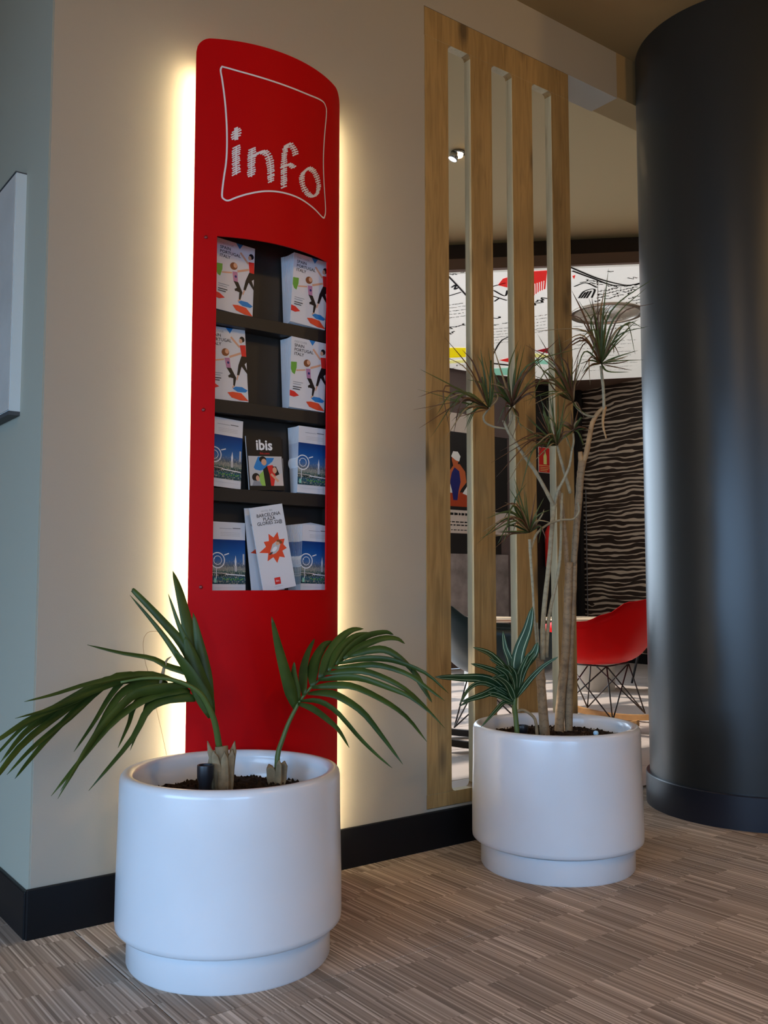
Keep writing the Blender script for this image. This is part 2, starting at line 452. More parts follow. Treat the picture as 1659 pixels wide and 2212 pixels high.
M['chair_red'] = mat('glossy_red_shell', (0.85, 0.003, 0.004), 0.4, spec=0.1)
M['chair_teal'] = mat('dark_teal_shell', (0.014, 0.036, 0.048), 0.4)
M['wire'] = mat('dark_wire', (0.05, 0.042, 0.04), 0.35, metal=0.6)
M['rocker_wood'] = mat('amber_maple_runner', (0.46, 0.24, 0.08), 0.45, var=(20, 0.15))
M['table_white'] = mat('off_white_table', (0.66, 0.62, 0.56), 0.35)
M['table_top'] = mat('pale_wood_table_top', (0.60, 0.47, 0.33), 0.3)
M['canvas'] = mat('pale_canvas_print', (0.52, 0.48, 0.43), 0.7, var=(4, 0.12))
M['frame_white'] = mat('white_canvas_edge', (0.66, 0.69, 0.66), 0.6)
M['frame_dark'] = mat('dark_canvas_edge', (0.06, 0.06, 0.06), 0.6)
M['aluminium'] = mat('grey_aluminium', (0.35, 0.36, 0.38), 0.4, metal=0.6)
M['louvre'] = mat('white_louvre', (0.7, 0.7, 0.68), 0.5)
glass = bpy.data.materials.new('window_glass'); glass.use_nodes = True
gb = glass.node_tree.nodes['Principled BSDF']; gb.inputs['Transmission Weight'].default_value = 1.0; gb.inputs['Roughness'].default_value = 0.02; gb.inputs['IOR'].default_value = 1.1
M['glass'] = glass

# ---------------------------------------------------------------- plant and drawing coordinates (metres)
PALM_A_LEAVES = [([(0.2897,-0.3343,0.6814),(0.1746,-0.3341,0.7177),(0.0383,-0.3377,0.7047),(-0.0617,-0.3466,0.6833),(-0.132,-0.3546,0.6721)],0.0155),([(0.2333,-0.2918,0.6988),(0.1552,-0.3031,0.7079),(0.0418,-0.3296,0.6809),(-0.0657,-0.3618,0.6537),(-0.163,-0.3939,0.6407)],0.0145),([(0.2192,-0.2812,0.6988),(0.1226,-0.2954,0.7126),(0.0093,-0.328,0.67),(-0.1135,-0.3676,0.6365),(-0.1974,-0.4073,0.6008),(-0.2166,-0.4161,0.5951)],0.0207),([(0.2053,-0.2707,0.6953),(0.0996,-0.2826,0.7062),(-0.0177,-0.3111,0.6639),(-0.1222,-0.3467,0.6194),(-0.1912,-0.387,0.5707),(-0.208,-0.3975,0.5592)],0.0207),([(0.1772,-0.2495,0.6953),(0.0785,-0.2655,0.6859),(-0.029,-0.2975,0.644),(-0.1179,-0.3337,0.6019),(-0.1902,-0.3859,0.5436)],0.0242),([(0.1772,-0.2496,0.6918),(0.0705,-0.2682,0.6866),(0.0088,-0.2917,0.6534),(-0.1227,-0.3522,0.5831),(-0.1952,-0.407,0.5268),(-0.2098,-0.4212,0.5133)],0.0207),([(0.1912,-0.2601,0.6953),(0.0985,-0.2675,0.6915),(-0.0073,-0.3029,0.6201),(-0.1027,-0.3379,0.5636),(-0.1717,-0.3748,0.5128)],0.019),([(0.1772,-0.2495,0.6953),(0.0885,-0.2572,0.6845),(-0.0355,-0.3014,0.5965),(-0.1119,-0.3407,0.534),(-0.1511,-0.3653,0.4997)],0.0173),([(0.2192,-0.2812,0.6988),(0.1518,-0.276,0.7059),(0.1035,-0.2838,0.6656),(0.0526,-0.3046,0.602),(-0.0033,-0.3264,0.5389)],0.019),([(0.2475,-0.3026,0.6849),(0.2049,-0.2978,0.6941),(0.142,-0.2931,0.6773),(0.0981,-0.2998,0.6374),(0.0396,-0.3252,0.5568),(-0.0438,-0.3585,0.4572)],0.0269),([(0.2898,-0.3344,0.671),(0.2647,-0.3315,0.6759),(0.1664,-0.3215,0.6714),(0.1132,-0.3238,0.6387),(0.0411,-0.3387,0.5714),(-0.0583,-0.3851,0.4453)],0.0276),([(0.2955,-0.3387,0.664),(0.2672,-0.3344,0.6691),(0.1838,-0.3239,0.6535),(0.0972,-0.3226,0.6034),(0.0097,-0.3377,0.5199),(-0.0645,-0.3554,0.447)],0.0242),([(0.2002,-0.2669,0.6571),(0.1659,-0.2809,0.6301),(0.1416,-0.3077,0.591),(0.1012,-0.3426,0.5397)],0.0173),([(0.307,-0.3474,0.6432),(0.2785,-0.3432,0.6518),(0.2262,-0.3355,0.6481),(0.1805,-0.3331,0.6242),(0.1326,-0.3496,0.5572),(0.02,-0.369,0.4506)],0.0276),([(0.22,-0.2818,0.6501),(0.2005,-0.285,0.6346),(0.1798,-0.3015,0.5971),(0.1369,-0.3319,0.5279)],0.0138),([(0.3121,-0.3512,0.6849),(0.2855,-0.3422,0.7136),(0.2381,-0.3219,0.7321),(0.2,-0.3064,0.7537),(0.129,-0.2757,0.7688),(0.0527,-0.2434,0.7907)],0.019),([(0.3181,-0.3557,0.6571),(0.2737,-0.3088,0.7538),(0.2337,-0.268,0.8272),(0.1766,-0.2116,0.9157)],0.0173),([(0.3237,-0.3599,0.6571),(0.2961,-0.3008,0.7734),(0.2583,-0.2456,0.8435),(0.2064,-0.1747,0.9223),(0.2,-0.1666,0.9296)],0.0249),([(0.3235,-0.3598,0.671),(0.2943,-0.3209,0.7817),(0.2768,-0.2985,0.8413),(0.2582,-0.273,0.9192)],0.0173),([(0.3353,-0.3687,0.6224),(0.3171,-0.3148,0.745),(0.3111,-0.2831,0.8326),(0.302,-0.2488,0.9223),(0.2926,-0.2238,0.9808)],0.038),([(0.3411,-0.373,0.6086),(0.3291,-0.3465,0.7289),(0.3205,-0.33,0.7987),(0.3118,-0.3134,0.8693)],0.0345),([(0.3412,-0.3731,0.5982),(0.3161,-0.359,0.6784),(0.2939,-0.3469,0.7552),(0.2782,-0.3381,0.8077)],0.0484),([(0.3411,-0.373,0.6086),(0.3073,-0.3617,0.6723),(0.2771,-0.3515,0.7286),(0.2477,-0.3402,0.7742)],0.0415)]
PALM_A_RACHIS = [(0.3635,-0.3774,0.5101),(0.3443,-0.3905,0.5758),(0.3258,-0.3956,0.6192),(0.2985,-0.396,0.6623),(0.2642,-0.3886,0.6878),(0.215,-0.3751,0.705),(0.1605,-0.3597,0.7088),(0.1038,-0.3445,0.7011)]
PALM_A_FIBRE = [(0.2525,-0.2688,0.8124),(0.2353,-0.2558,0.8195),(0.2154,-0.2408,0.816),(0.2066,-0.2342,0.7912),(0.2108,-0.2373,0.7452),(0.223,-0.2465,0.6922),(0.2384,-0.2581,0.6114),(0.2521,-0.2685,0.5415),(0.2607,-0.2749,0.4944)]
PALM_A_DRY = [(0.2226,-0.3088,0.6801),(0.229,-0.3137,0.7147),(0.2356,-0.3186,0.7458),(0.2471,-0.3273,0.7579)]
PALM_A_STEM = [(0.3625,-0.4017,0.4138),(0.3634,-0.3959,0.467),(0.3624,-0.3884,0.523),(0.3564,-0.3778,0.5724),(0.3502,-0.3674,0.6197)]
PALM_B_LEAVES = [([(0.5957,-0.3771,0.6002),(0.5683,-0.3811,0.6727),(0.5348,-0.3875,0.7654),(0.5049,-0.3964,0.8568)],0.0364),([(0.6023,-0.3821,0.6209),(0.5854,-0.3848,0.6885),(0.5811,-0.3911,0.7305)],0.0243),([(0.6139,-0.3908,0.6375),(0.6295,-0.3613,0.7008),(0.6531,-0.3472,0.7495),(0.6801,-0.3405,0.7887)],0.0304),([(0.6322,-0.4046,0.6623),(0.6573,-0.3728,0.717),(0.6988,-0.3556,0.7651),(0.7311,-0.3539,0.781)],0.0344),([(0.6489,-0.4172,0.6831),(0.6818,-0.4051,0.7348),(0.7219,-0.3985,0.7836),(0.7666,-0.402,0.8123),(0.8044,-0.4091,0.8158)],0.0304),([(0.6689,-0.4323,0.7039),(0.7141,-0.4178,0.7594),(0.7673,-0.4162,0.7957),(0.8218,-0.4223,0.8049)],0.0243),([(0.6857,-0.4449,0.7205),(0.7333,-0.4424,0.7642),(0.7879,-0.4468,0.7964),(0.8452,-0.4568,0.8069),(0.8742,-0.4618,0.7984)],0.0243),([(0.7024,-0.4575,0.7372),(0.7533,-0.4657,0.7689),(0.8168,-0.4801,0.7905),(0.8619,-0.492,0.7894),(0.888,-0.4972,0.7737)],0.0223),([(0.7124,-0.4651,0.7434),(0.7627,-0.5103,0.7626),(0.7941,-0.5383,0.7608),(0.825,-0.5668,0.7341),(0.849,-0.5902,0.6973),(0.8542,-0.5969,0.6728)],0.0223),([(0.6924,-0.4499,0.7247),(0.7348,-0.4988,0.7383),(0.777,-0.5471,0.7393),(0.8102,-0.5857,0.7279),(0.8532,-0.6374,0.7007),(0.8894,-0.6861,0.6498)],0.0182),([(0.6756,-0.4373,0.7122),(0.7132,-0.4933,0.7183),(0.75,-0.5486,0.7244),(0.7969,-0.6223,0.7028),(0.8243,-0.6721,0.6691),(0.8485,-0.7179,0.636)],0.0182),([(0.6589,-0.4247,0.6956),(0.6962,-0.4813,0.706),(0.728,-0.5297,0.7058),(0.7675,-0.5936,0.6821),(0.7994,-0.6515,0.645),(0.8352,-0.7328,0.5681)],0.0202),([(0.6456,-0.4147,0.6789),(0.6766,-0.4732,0.688),(0.7089,-0.5351,0.689),(0.7488,-0.618,0.6654),(0.7727,-0.6719,0.645),(0.7969,-0.7416,0.5997)],0.0202),([(0.6322,-0.4046,0.6582),(0.6615,-0.4661,0.6678),(0.6898,-0.5267,0.6672),(0.7254,-0.6155,0.635),(0.7475,-0.6842,0.5974),(0.7589,-0.7505,0.5431)],0.0223),([(0.6223,-0.3971,0.6416),(0.6431,-0.4491,0.6471),(0.661,-0.4966,0.6401),(0.6825,-0.5722,0.6061),(0.6917,-0.6471,0.5515),(0.6972,-0.729,0.4901)],0.0243),([(0.6056,-0.3846,0.6209),(0.6258,-0.4456,0.6255),(0.6417,-0.5107,0.6027),(0.6503,-0.6038,0.5461),(0.6567,-0.6681,0.512),(0.6636,-0.7288,0.4846)],0.0162),([(0.599,-0.3796,0.6147),(0.6056,-0.4468,0.6069),(0.6064,-0.5273,0.5838),(0.6026,-0.5827,0.5635),(0.5888,-0.6473,0.5314)],0.0182),([(0.841,-0.5869,0.714),(0.8509,-0.6205,0.6668),(0.8599,-0.6513,0.6244)],0.0182)]
PALM_B_RACHIS = [(0.5348,-0.3813,0.4113),(0.5429,-0.3704,0.4774),(0.5569,-0.3705,0.5166),(0.5747,-0.3722,0.5602),(0.5958,-0.3769,0.6002),(0.6125,-0.3814,0.6284),(0.6404,-0.3918,0.6607),(0.6719,-0.4049,0.6891),(0.704,-0.4178,0.7219),(0.7353,-0.4322,0.7403)]
CANES = [('A',[(1.5775,-0.3907,0.4417),(1.576,-0.3774,0.5692),(1.5786,-0.3665,0.7061)],0.0183,0.0143),('A1',[(1.5725,-0.3869,0.6873),(1.5849,-0.3821,0.8359),(1.6123,-0.3855,1.0187),(1.628,-0.3861,1.1396),(1.6398,-0.3875,1.221)],0.0088,0.008),('A2',[(1.5975,-0.3807,0.6935),(1.6141,-0.3806,0.8353),(1.6477,-0.393,0.9789),(1.6616,-0.395,1.0757),(1.669,-0.3923,1.1733),(1.6773,-0.3908,1.2635)],0.0064,0.0048),('A3',[(1.5575,-0.3756,0.6951),(1.5546,-0.3835,0.7426),(1.544,-0.3905,0.8136)],0.0056,0.0032),('AL',[(1.6397,-0.3875,1.2129),(1.6049,-0.386,1.2629),(1.5549,-0.3823,1.3293),(1.5217,-0.3777,1.3658),(1.4707,-0.3716,1.4245),(1.4395,-0.368,1.4602),(1.4154,-0.3687,1.4974)],0.0072,0.0048),('AL1',[(1.4355,-0.3588,1.4722),(1.3957,-0.3439,1.4765),(1.3665,-0.334,1.4891),(1.3561,-0.334,1.507),(1.3596,-0.3441,1.5233),(1.3655,-0.3561,1.538)],0.0036,0.004),('AL2',[(1.438,-0.3607,1.469),(1.4496,-0.3694,1.4977),(1.4536,-0.3724,1.5216),(1.455,-0.3735,1.5456)],0.0036,0.0048),('AR',[(1.6397,-0.3875,1.2129),(1.6404,-0.4028,1.2637),(1.6505,-0.4245,1.3079),(1.6578,-0.4443,1.3534),(1.6562,-0.4572,1.402),(1.6561,-0.4663,1.4332),(1.6499,-0.4703,1.4627)],0.0056,0.0032),('AD',[(1.7007,-0.4084,1.2635),(1.6751,-0.4111,1.3189),(1.6495,-0.4138,1.3737),(1.6285,-0.4168,1.4204),(1.6163,-0.4199,1.4513)],0.0064,0.004),('B',[(1.6575,-0.3759,0.429),(1.6702,-0.3796,0.5627),(1.6889,-0.387,0.7215),(1.6995,-0.3889,0.8659),(1.7091,-0.3897,1.0199)],0.0167,0.0135),('C',[(1.6919,-0.3892,0.4274),(1.6995,-0.3892,0.5615),(1.7094,-0.3899,0.7208),(1.722,-0.3926,0.8818),(1.7311,-0.3937,1.0201)],0.0143,0.0111),('BL',[(1.7038,-0.3857,1.0085),(1.6923,-0.3875,1.1255),(1.6791,-0.3862,1.223),(1.6659,-0.3822,1.2881)],0.0088,0.0072),('BR',[(1.7296,-0.3926,1.0087),(1.7308,-0.4071,1.1423),(1.7325,-0.4183,1.24),(1.7328,-0.4259,1.3132),(1.736,-0.435,1.3783)],0.0111,0.0135),('BR_stub',[(1.7346,-0.4339,1.3652),(1.7267,-0.435,1.3891),(1.7222,-0.4371,1.4082)],0.0103,0.0072),('BR2',[(1.7372,-0.4359,1.3701),(1.7392,-0.4497,1.4017),(1.7363,-0.468,1.4566),(1.7337,-0.4837,1.5034),(1.7406,-0.5034,1.5373),(1.7512,-0.5216,1.5553)],0.0096,0.0072),('E',[(1.7521,-0.5223,1.5325),(1.7426,-0.5282,1.62),(1.7351,-0.5292,1.6644),(1.7297,-0.5304,1.6993)],0.0056,0.0048),('E_dry',[(1.7538,-0.5235,1.557),(1.7314,-0.5326,1.4965),(1.7243,-0.5514,1.4419)],0.0064,0.0024),('F',[(1.7419,-0.5021,1.5278),(1.7153,-0.4916,1.5265),(1.6869,-0.4811,1.5362),(1.6655,-0.4751,1.5542),(1.6538,-0.4732,1.5693)],0.0032,0.0048),('G',[(1.5505,-0.3828,0.7271),(1.5331,-0.3884,0.8372),(1.5183,-0.3959,0.9469),(1.5056,-0.401,1.0327),(1.4975,-0.4055,1.095)],0.004,0.0056),('curl',[(1.5082,-0.4011,1.0641),(1.5395,-0.3999,1.1169),(1.5847,-0.4115,1.1496),(1.6328,-0.4272,1.1651),(1.6754,-0.4418,1.1692),(1.6993,-0.4464,1.1942),(1.707,-0.4382,1.2275)],0.004,0.0032)]
ROSETTES = [('A',[((1.363,-0.3542,1.5348),(1.2586,-0.3633,1.5525),(1.1115,-0.29,1.4504)),((1.363,-0.3542,1.5348),(1.2532,-0.3467,1.5731),(1.1543,-0.2972,1.4231)),((1.363,-0.3542,1.5348),(1.2283,-0.3404,1.5788),(1.1537,-0.3218,1.4885)),((1.363,-0.3542,1.5348),(1.2217,-0.3479,1.5875),(1.1029,-0.3085,1.64)),((1.363,-0.3542,1.5348),(1.2591,-0.3636,1.6485),(1.175,-0.3378,1.6908)),((1.363,-0.3542,1.5348),(1.2844,-0.3701,1.6663),(1.2381,-0.3603,1.7159)),((1.363,-0.3542,1.5348),(1.3068,-0.3683,1.6542),(1.2877,-0.3601,1.7125)),((1.363,-0.3542,1.5348),(1.3363,-0.3592,1.66),(1.3317,-0.3307,1.7202)),((1.363,-0.3542,1.5348),(1.2532,-0.3467,1.5731),(1.14,-0.2864,1.5074)),((1.363,-0.3542,1.5348),(1.2877,-0.3539,1.545),(1.2288,-0.3158,1.482)),((1.363,-0.3542,1.5348),(1.306,-0.3677,1.5294),(1.2595,-0.3389,1.4897)),((1.363,-0.3542,1.5348),(1.3039,-0.3473,1.5245),(1.2831,-0.3191,1.456)),((1.363,-0.3542,1.5348),(1.3841,-0.3639,1.5706),(1.4541,-0.3603,1.6439)),((1.363,-0.3542,1.5348),(1.3126,-0.3727,1.6073),(1.2725,-0.3486,1.6219)),((1.363,-0.3542,1.5348),(1.3676,-0.3702,1.5833),(1.3854,-0.3461,1.6852)),((1.363,-0.3542,1.5348),(1.2464,-0.354,1.5401),(1.16,-0.3265,1.5496)),((1.363,-0.3542,1.5348),(1.2898,-0.3743,1.5576),(1.2217,-0.348,1.5921)),((1.363,-0.3542,1.5348),(1.2828,-0.3815,1.5278),(1.2081,-0.3627,1.5114)),((1.363,-0.3542,1.5348),(1.3476,-0.3802,1.5949),(1.3366,-0.3594,1.7074)),((1.363,-0.3542,1.5348),(1.2652,-0.3557,1.5266),(1.1906,-0.3245,1.4155))]),('B',[((1.4538,-0.3726,1.5488),(1.4,-0.3821,1.6487),(1.372,-0.3611,1.7632)),((1.4538,-0.3726,1.5488),(1.4447,-0.3658,1.6738),(1.5023,-0.359,1.7891)),((1.4538,-0.3726,1.5488),(1.4561,-0.4244,1.6408),(1.5319,-0.4816,1.725)),((1.4538,-0.3726,1.5488),(1.4615,-0.441,1.6623),(1.5425,-0.5146,1.7739)),((1.4538,-0.3726,1.5488),(1.4669,-0.37,1.66),(1.523,-0.3496,1.778)),((1.4538,-0.3726,1.5488),(1.4682,-0.4336,1.6012),(1.5246,-0.4761,1.6249)),((1.4538,-0.3726,1.5488),(1.4753,-0.4264,1.5874),(1.5266,-0.4525,1.5974)),((1.4538,-0.3726,1.5488),(1.4424,-0.4141,1.5065),(1.4231,-0.3996,1.4278)),((1.4538,-0.3726,1.5488),(1.4124,-0.379,1.5399),(1.4003,-0.3573,1.4863)),((1.4538,-0.3726,1.5488),(1.3995,-0.3818,1.5854),(1.3433,-0.3395,1.5854)),((1.4538,-0.3726,1.5488),(1.3988,-0.3937,1.5991),(1.3423,-0.3637,1.6206)),((1.4538,-0.3726,1.5488),(1.4185,-0.3835,1.5162),(1.4215,-0.3733,1.4863)),((1.4538,-0.3726,1.5488),(1.4564,-0.4559,1.6116),(1.4789,-0.5042,1.6219)),((1.4538,-0.3726,1.5488),(1.4494,-0.4193,1.5854),(1.4938,-0.4528,1.6646)),((1.4538,-0.3726,1.5488),(1.3935,-0.3772,1.617),(1.3751,-0.3634,1.6646)),((1.4538,-0.3726,1.5488),(1.4409,-0.413,1.617),(1.469,-0.4341,1.6805)),((1.4538,-0.3726,1.5488),(1.4363,-0.4095,1.5143),(1.452,-0.4213,1.4592))]),('C',[((1.65,-0.4704,1.4724),(1.6237,-0.4881,1.5074),(1.6292,-0.4798,1.5413)),((1.65,-0.4704,1.4724),(1.5906,-0.4757,1.4817),(1.5774,-0.4657,1.426)),((1.65,-0.4704,1.4724),(1.6028,-0.4849,1.4499),(1.5863,-0.4724,1.434)),((1.65,-0.4704,1.4724),(1.6344,-0.5087,1.4579),(1.649,-0.5197,1.4149)),((1.65,-0.4704,1.4724),(1.6478,-0.4937,1.5012),(1.6813,-0.4939,1.5208)),((1.65,-0.4704,1.4724),(1.6147,-0.4813,1.4914),(1.5933,-0.4527,1.5044)),((1.65,-0.4704,1.4724),(1.6428,-0.49,1.5092),(1.6663,-0.4827,1.5532)),((1.65,-0.4704,1.4724),(1.6526,-0.4974,1.4819),(1.6972,-0.506,1.4756))]),('D',[((1.6198,-0.4226,1.4238),(1.5576,-0.4321,1.4843),(1.527,-0.4153,1.5763)),((1.6198,-0.4226,1.4238),(1.5678,-0.4334,1.4931),(1.5435,-0.4151,1.5977)),((1.6198,-0.4226,1.4238),(1.5881,-0.4363,1.511),(1.584,-0.4206,1.618)),((1.6198,-0.4226,1.4238),(1.6085,-0.4391,1.5208),(1.6246,-0.4262,1.6222)),((1.6198,-0.4226,1.4238),(1.6172,-0.4457,1.5047),(1.6463,-0.4426,1.6059)),((1.6198,-0.4226,1.4238),(1.54,-0.4375,1.4579),(1.4818,-0.4187,1.5021)),((1.6198,-0.4226,1.4238),(1.526,-0.4396,1.4325),(1.4299,-0.4047,1.4986)),((1.6198,-0.4226,1.4238),(1.5584,-0.4514,1.4181),(1.4802,-0.4176,1.3364)),((1.6198,-0.4226,1.4238),(1.4952,-0.4476,1.4365),(1.332,-0.3935,1.3431)),((1.6198,-0.4226,1.4238),(1.4936,-0.4277,1.4309),(1.3672,-0.3825,1.3004)),((1.6198,-0.4226,1.4238),(1.6055,-0.4618,1.4611),(1.6436,-0.4906,1.4691)),((1.6198,-0.4226,1.4238),(1.6117,-0.4665,1.4531),(1.63,-0.4804,1.3971)),((1.6198,-0.4226,1.4238),(1.5538,-0.4354,1.4675),(1.5216,-0.4237,1.5136)),((1.6198,-0.4226,1.4238),(1.5915,-0.4388,1.4707),(1.5898,-0.425,1.5693)),((1.6198,-0.4226,1.4238),(1.5992,-0.4571,1.4691),(1.61,-0.4653,1.5253)),((1.6198,-0.4226,1.4238),(1.5199,-0.4349,1.4483),(1.4397,-0.4121,1.4828)),((1.6198,-0.4226,1.4238),(1.499,-0.4443,1.453),(1.3637,-0.4049,1.383)),((1.6198,-0.4226,1.4238),(1.5524,-0.4469,1.4419),(1.5056,-0.4367,1.3757)),((1.6198,-0.4226,1.4238),(1.4862,-0.4346,1.4136),(1.3812,-0.4181,1.275)),((1.6198,-0.4226,1.4238),(1.5768,-0.4403,1.5092),(1.552,-0.4216,1.5655))]),('E',[((1.7298,-0.5305,1.7075),(1.6818,-0.5068,1.86),(1.6675,-0.4585,1.9714)),((1.7298,-0.5305,1.7075),(1.7153,-0.5196,1.8629),(1.7387,-0.4871,1.9577)),((1.7298,-0.5305,1.7075),(1.7164,-0.5329,1.86),(1.7407,-0.5137,2.0062)),((1.7298,-0.5305,1.7075),(1.731,-0.5314,1.8793),(1.7771,-0.516,1.9911)),((1.7298,-0.5305,1.7075),(1.7186,-0.5972,1.8457),(1.7923,-0.6778,1.9491)),((1.7298,-0.5305,1.7075),(1.7297,-0.6181,1.8589),(1.796,-0.7056,1.8899)),((1.7298,-0.5305,1.7075),(1.7244,-0.6015,1.8054),(1.7716,-0.6622,1.8399)),((1.7298,-0.5305,1.7075),(1.7418,-0.6272,1.8268),(1.7695,-0.6857,1.8024)),((1.7298,-0.5305,1.7075),(1.7318,-0.5946,1.7679),(1.7651,-0.6322,1.8264)),((1.7298,-0.5305,1.7075),(1.7135,-0.5934,1.7573),(1.7194,-0.6228,1.7091)),((1.7298,-0.5305,1.7075),(1.6689,-0.5472,1.7921),(1.6083,-0.5141,1.8103)),((1.7298,-0.5305,1.7075),(1.6346,-0.5464,1.8027),(1.468,-0.4584,1.7945)),((1.7298,-0.5305,1.7075),(1.6418,-0.5393,1.7653),(1.5875,-0.5235,1.6646)),((1.7298,-0.5305,1.7075),(1.6749,-0.5517,1.7679),(1.6574,-0.5511,1.7092)),((1.7298,-0.5305,1.7075),(1.6376,-0.5362,1.7332),(1.5932,-0.5277,1.617)),((1.7298,-0.5305,1.7075),(1.7293,-0.6053,1.7172),(1.7673,-0.659,1.733)),((1.7298,-0.5305,1.7075),(1.7307,-0.5938,1.6956),(1.7631,-0.6307,1.7044)),((1.7298,-0.5305,1.7075),(1.6533,-0.548,1.6852),(1.5993,-0.5324,1.6091)),((1.7298,-0.5305,1.7075),(1.7136,-0.5308,1.8437),(1.7152,-0.4944,1.9431)),((1.7298,-0.5305,1.7075),(1.7206,-0.5736,1.7544),(1.7657,-0.6076,1.8028)),((1.7298,-0.5305,1.7075),(1.6203,-0.5482,1.784),(1.5333,-0.5327,1.7496)),((1.7298,-0.5305,1.7075),(1.7008,-0.5212,1.8437),(1.6865,-0.4728,1.9349)),((1.7298,-0.5305,1.7075),(1.7262,-0.5403,1.8273),(1.7511,-0.5215,1.9183)),((1.7298,-0.5305,1.7075),(1.7143,-0.619,1.784),(1.763,-0.7058,1.8048)),((1.7298,-0.5305,1.7075),(1.6226,-0.5499,1.768),(1.5143,-0.5183,1.7024)),((1.7298,-0.5305,1.7075),(1.7037,-0.5859,1.6852),(1.75,-0.6459,1.6646)),((1.7298,-0.5305,1.7075),(1.6576,-0.5512,1.7172),(1.6124,-0.5422,1.6567))]),('F',[((1.6512,-0.4713,1.5726),(1.6011,-0.4836,1.6256),(1.5794,-0.4673,1.8352)),((1.6512,-0.4713,1.5726),(1.5769,-0.4904,1.6054),(1.5189,-0.4717,1.6725)),((1.6512,-0.4713,1.5726),(1.5494,-0.4947,1.6091),(1.4519,-0.4714,1.6397)),((1.6512,-0.4713,1.5726),(1.5849,-0.4839,1.6395),(1.5469,-0.4678,1.7332)),((1.6512,-0.4713,1.5726),(1.5395,-0.4935,1.6159),(1.4197,-0.4596,1.6063)),((1.6512,-0.4713,1.5726),(1.5293,-0.4921,1.5912),(1.412,-0.4663,1.5452)),((1.6512,-0.4713,1.5726),(1.6407,-0.4759,1.6483),(1.6672,-0.4583,1.7369)),((1.6512,-0.4713,1.5726),(1.6391,-0.4872,1.6219),(1.6784,-0.4918,1.6993)),((1.6512,-0.4713,1.5726),(1.5629,-0.4924,1.5874),(1.4844,-0.4708,1.5734)),((1.6512,-0.4713,1.5726),(1.6051,-0.4866,1.6417),(1.5932,-0.4776,1.706)),((1.6512,-0.4713,1.5726),(1.5433,-0.4902,1.6249),(1.4402,-0.4625,1.7024)),((1.6512,-0.4713,1.5726),(1.5637,-0.4929,1.651),(1.4674,-0.458,1.7311)),((1.6512,-0.4713,1.5726),(1.6215,-0.5115,1.5437),(1.6473,-0.5435,1.5132)),((1.6512,-0.4713,1.5726),(1.577,-0.4905,1.6134),(1.5125,-0.467,1.6646)),((1.6512,-0.4713,1.5726),(1.6189,-0.4845,1.6278),(1.6215,-0.4739,1.7433)),((1.6512,-0.4713,1.5726),(1.5235,-0.4877,1.6307),(1.4,-0.4573,1.5731)),((1.6512,-0.4713,1.5726),(1.5427,-0.5022,1.6781),(1.4198,-0.4722,1.7366)),((1.6512,-0.4713,1.5726),(1.639,-0.4871,1.6138),(1.6688,-0.4845,1.7483)),((1.6512,-0.4713,1.5726),(1.5926,-0.4897,1.5437),(1.5756,-0.4894,1.491))]),('G',[((1.4977,-0.4057,1.1184),(1.452,-0.4213,1.186),(1.4156,-0.3939,1.2637)),((1.4977,-0.4057,1.1184),(1.4569,-0.4125,1.2101),(1.4426,-0.3892,1.3049)),((1.4977,-0.4057,1.1184),(1.4094,-0.4205,1.1764),(1.3369,-0.3972,1.1745)),((1.4977,-0.4057,1.1184),(1.3854,-0.4338,1.1669),(1.2718,-0.4108,1.1109)),((1.4977,-0.4057,1.1184),(1.3732,-0.4246,1.1593),(1.2597,-0.4016,1.0736)),((1.4977,-0.4057,1.1184),(1.3933,-0.4147,1.1377),(1.3413,-0.413,1.0752)),((1.4977,-0.4057,1.1184),(1.4053,-0.4237,1.1147),(1.3327,-0.4066,1.0601)),((1.4977,-0.4057,1.1184),(1.3927,-0.4267,1.1829),(1.2979,-0.4053,1.1572)),((1.4977,-0.4057,1.1184),(1.49,-0.4375,1.1712),(1.5229,-0.4497,1.2344)),((1.4977,-0.4057,1.1184),(1.4889,-0.4491,1.1705),(1.5262,-0.4773,1.1937)),((1.4977,-0.4057,1.1184),(1.4913,-0.4259,1.1875),(1.5166,-0.4199,1.2598)),((1.4977,-0.4057,1.1184),(1.4874,-0.4605,1.1389),(1.498,-0.481,1.0922)),((1.4977,-0.4057,1.1184),(1.4214,-0.4296,1.1456),(1.3669,-0.4198,1.1288)),((1.4977,-0.4057,1.1184),(1.4107,-0.4403,1.16),(1.3097,-0.4143,1.1346)),((1.4977,-0.4057,1.1184),(1.4765,-0.4147,1.1953),(1.4878,-0.3982,1.2598)),((1.4977,-0.4057,1.1184),(1.415,-0.4248,1.115),(1.3486,-0.406,1.1136)),((1.4977,-0.4057,1.1184),(1.4814,-0.456,1.1543),(1.5169,-0.4953,1.146)),((1.4977,-0.4057,1.1184),(1.4315,-0.4309,1.1922),(1.3746,-0.4131,1.2136)),((1.4977,-0.4057,1.1184),(1.3938,-0.4401,1.1517),(1.2657,-0.4062,1.0885))])]
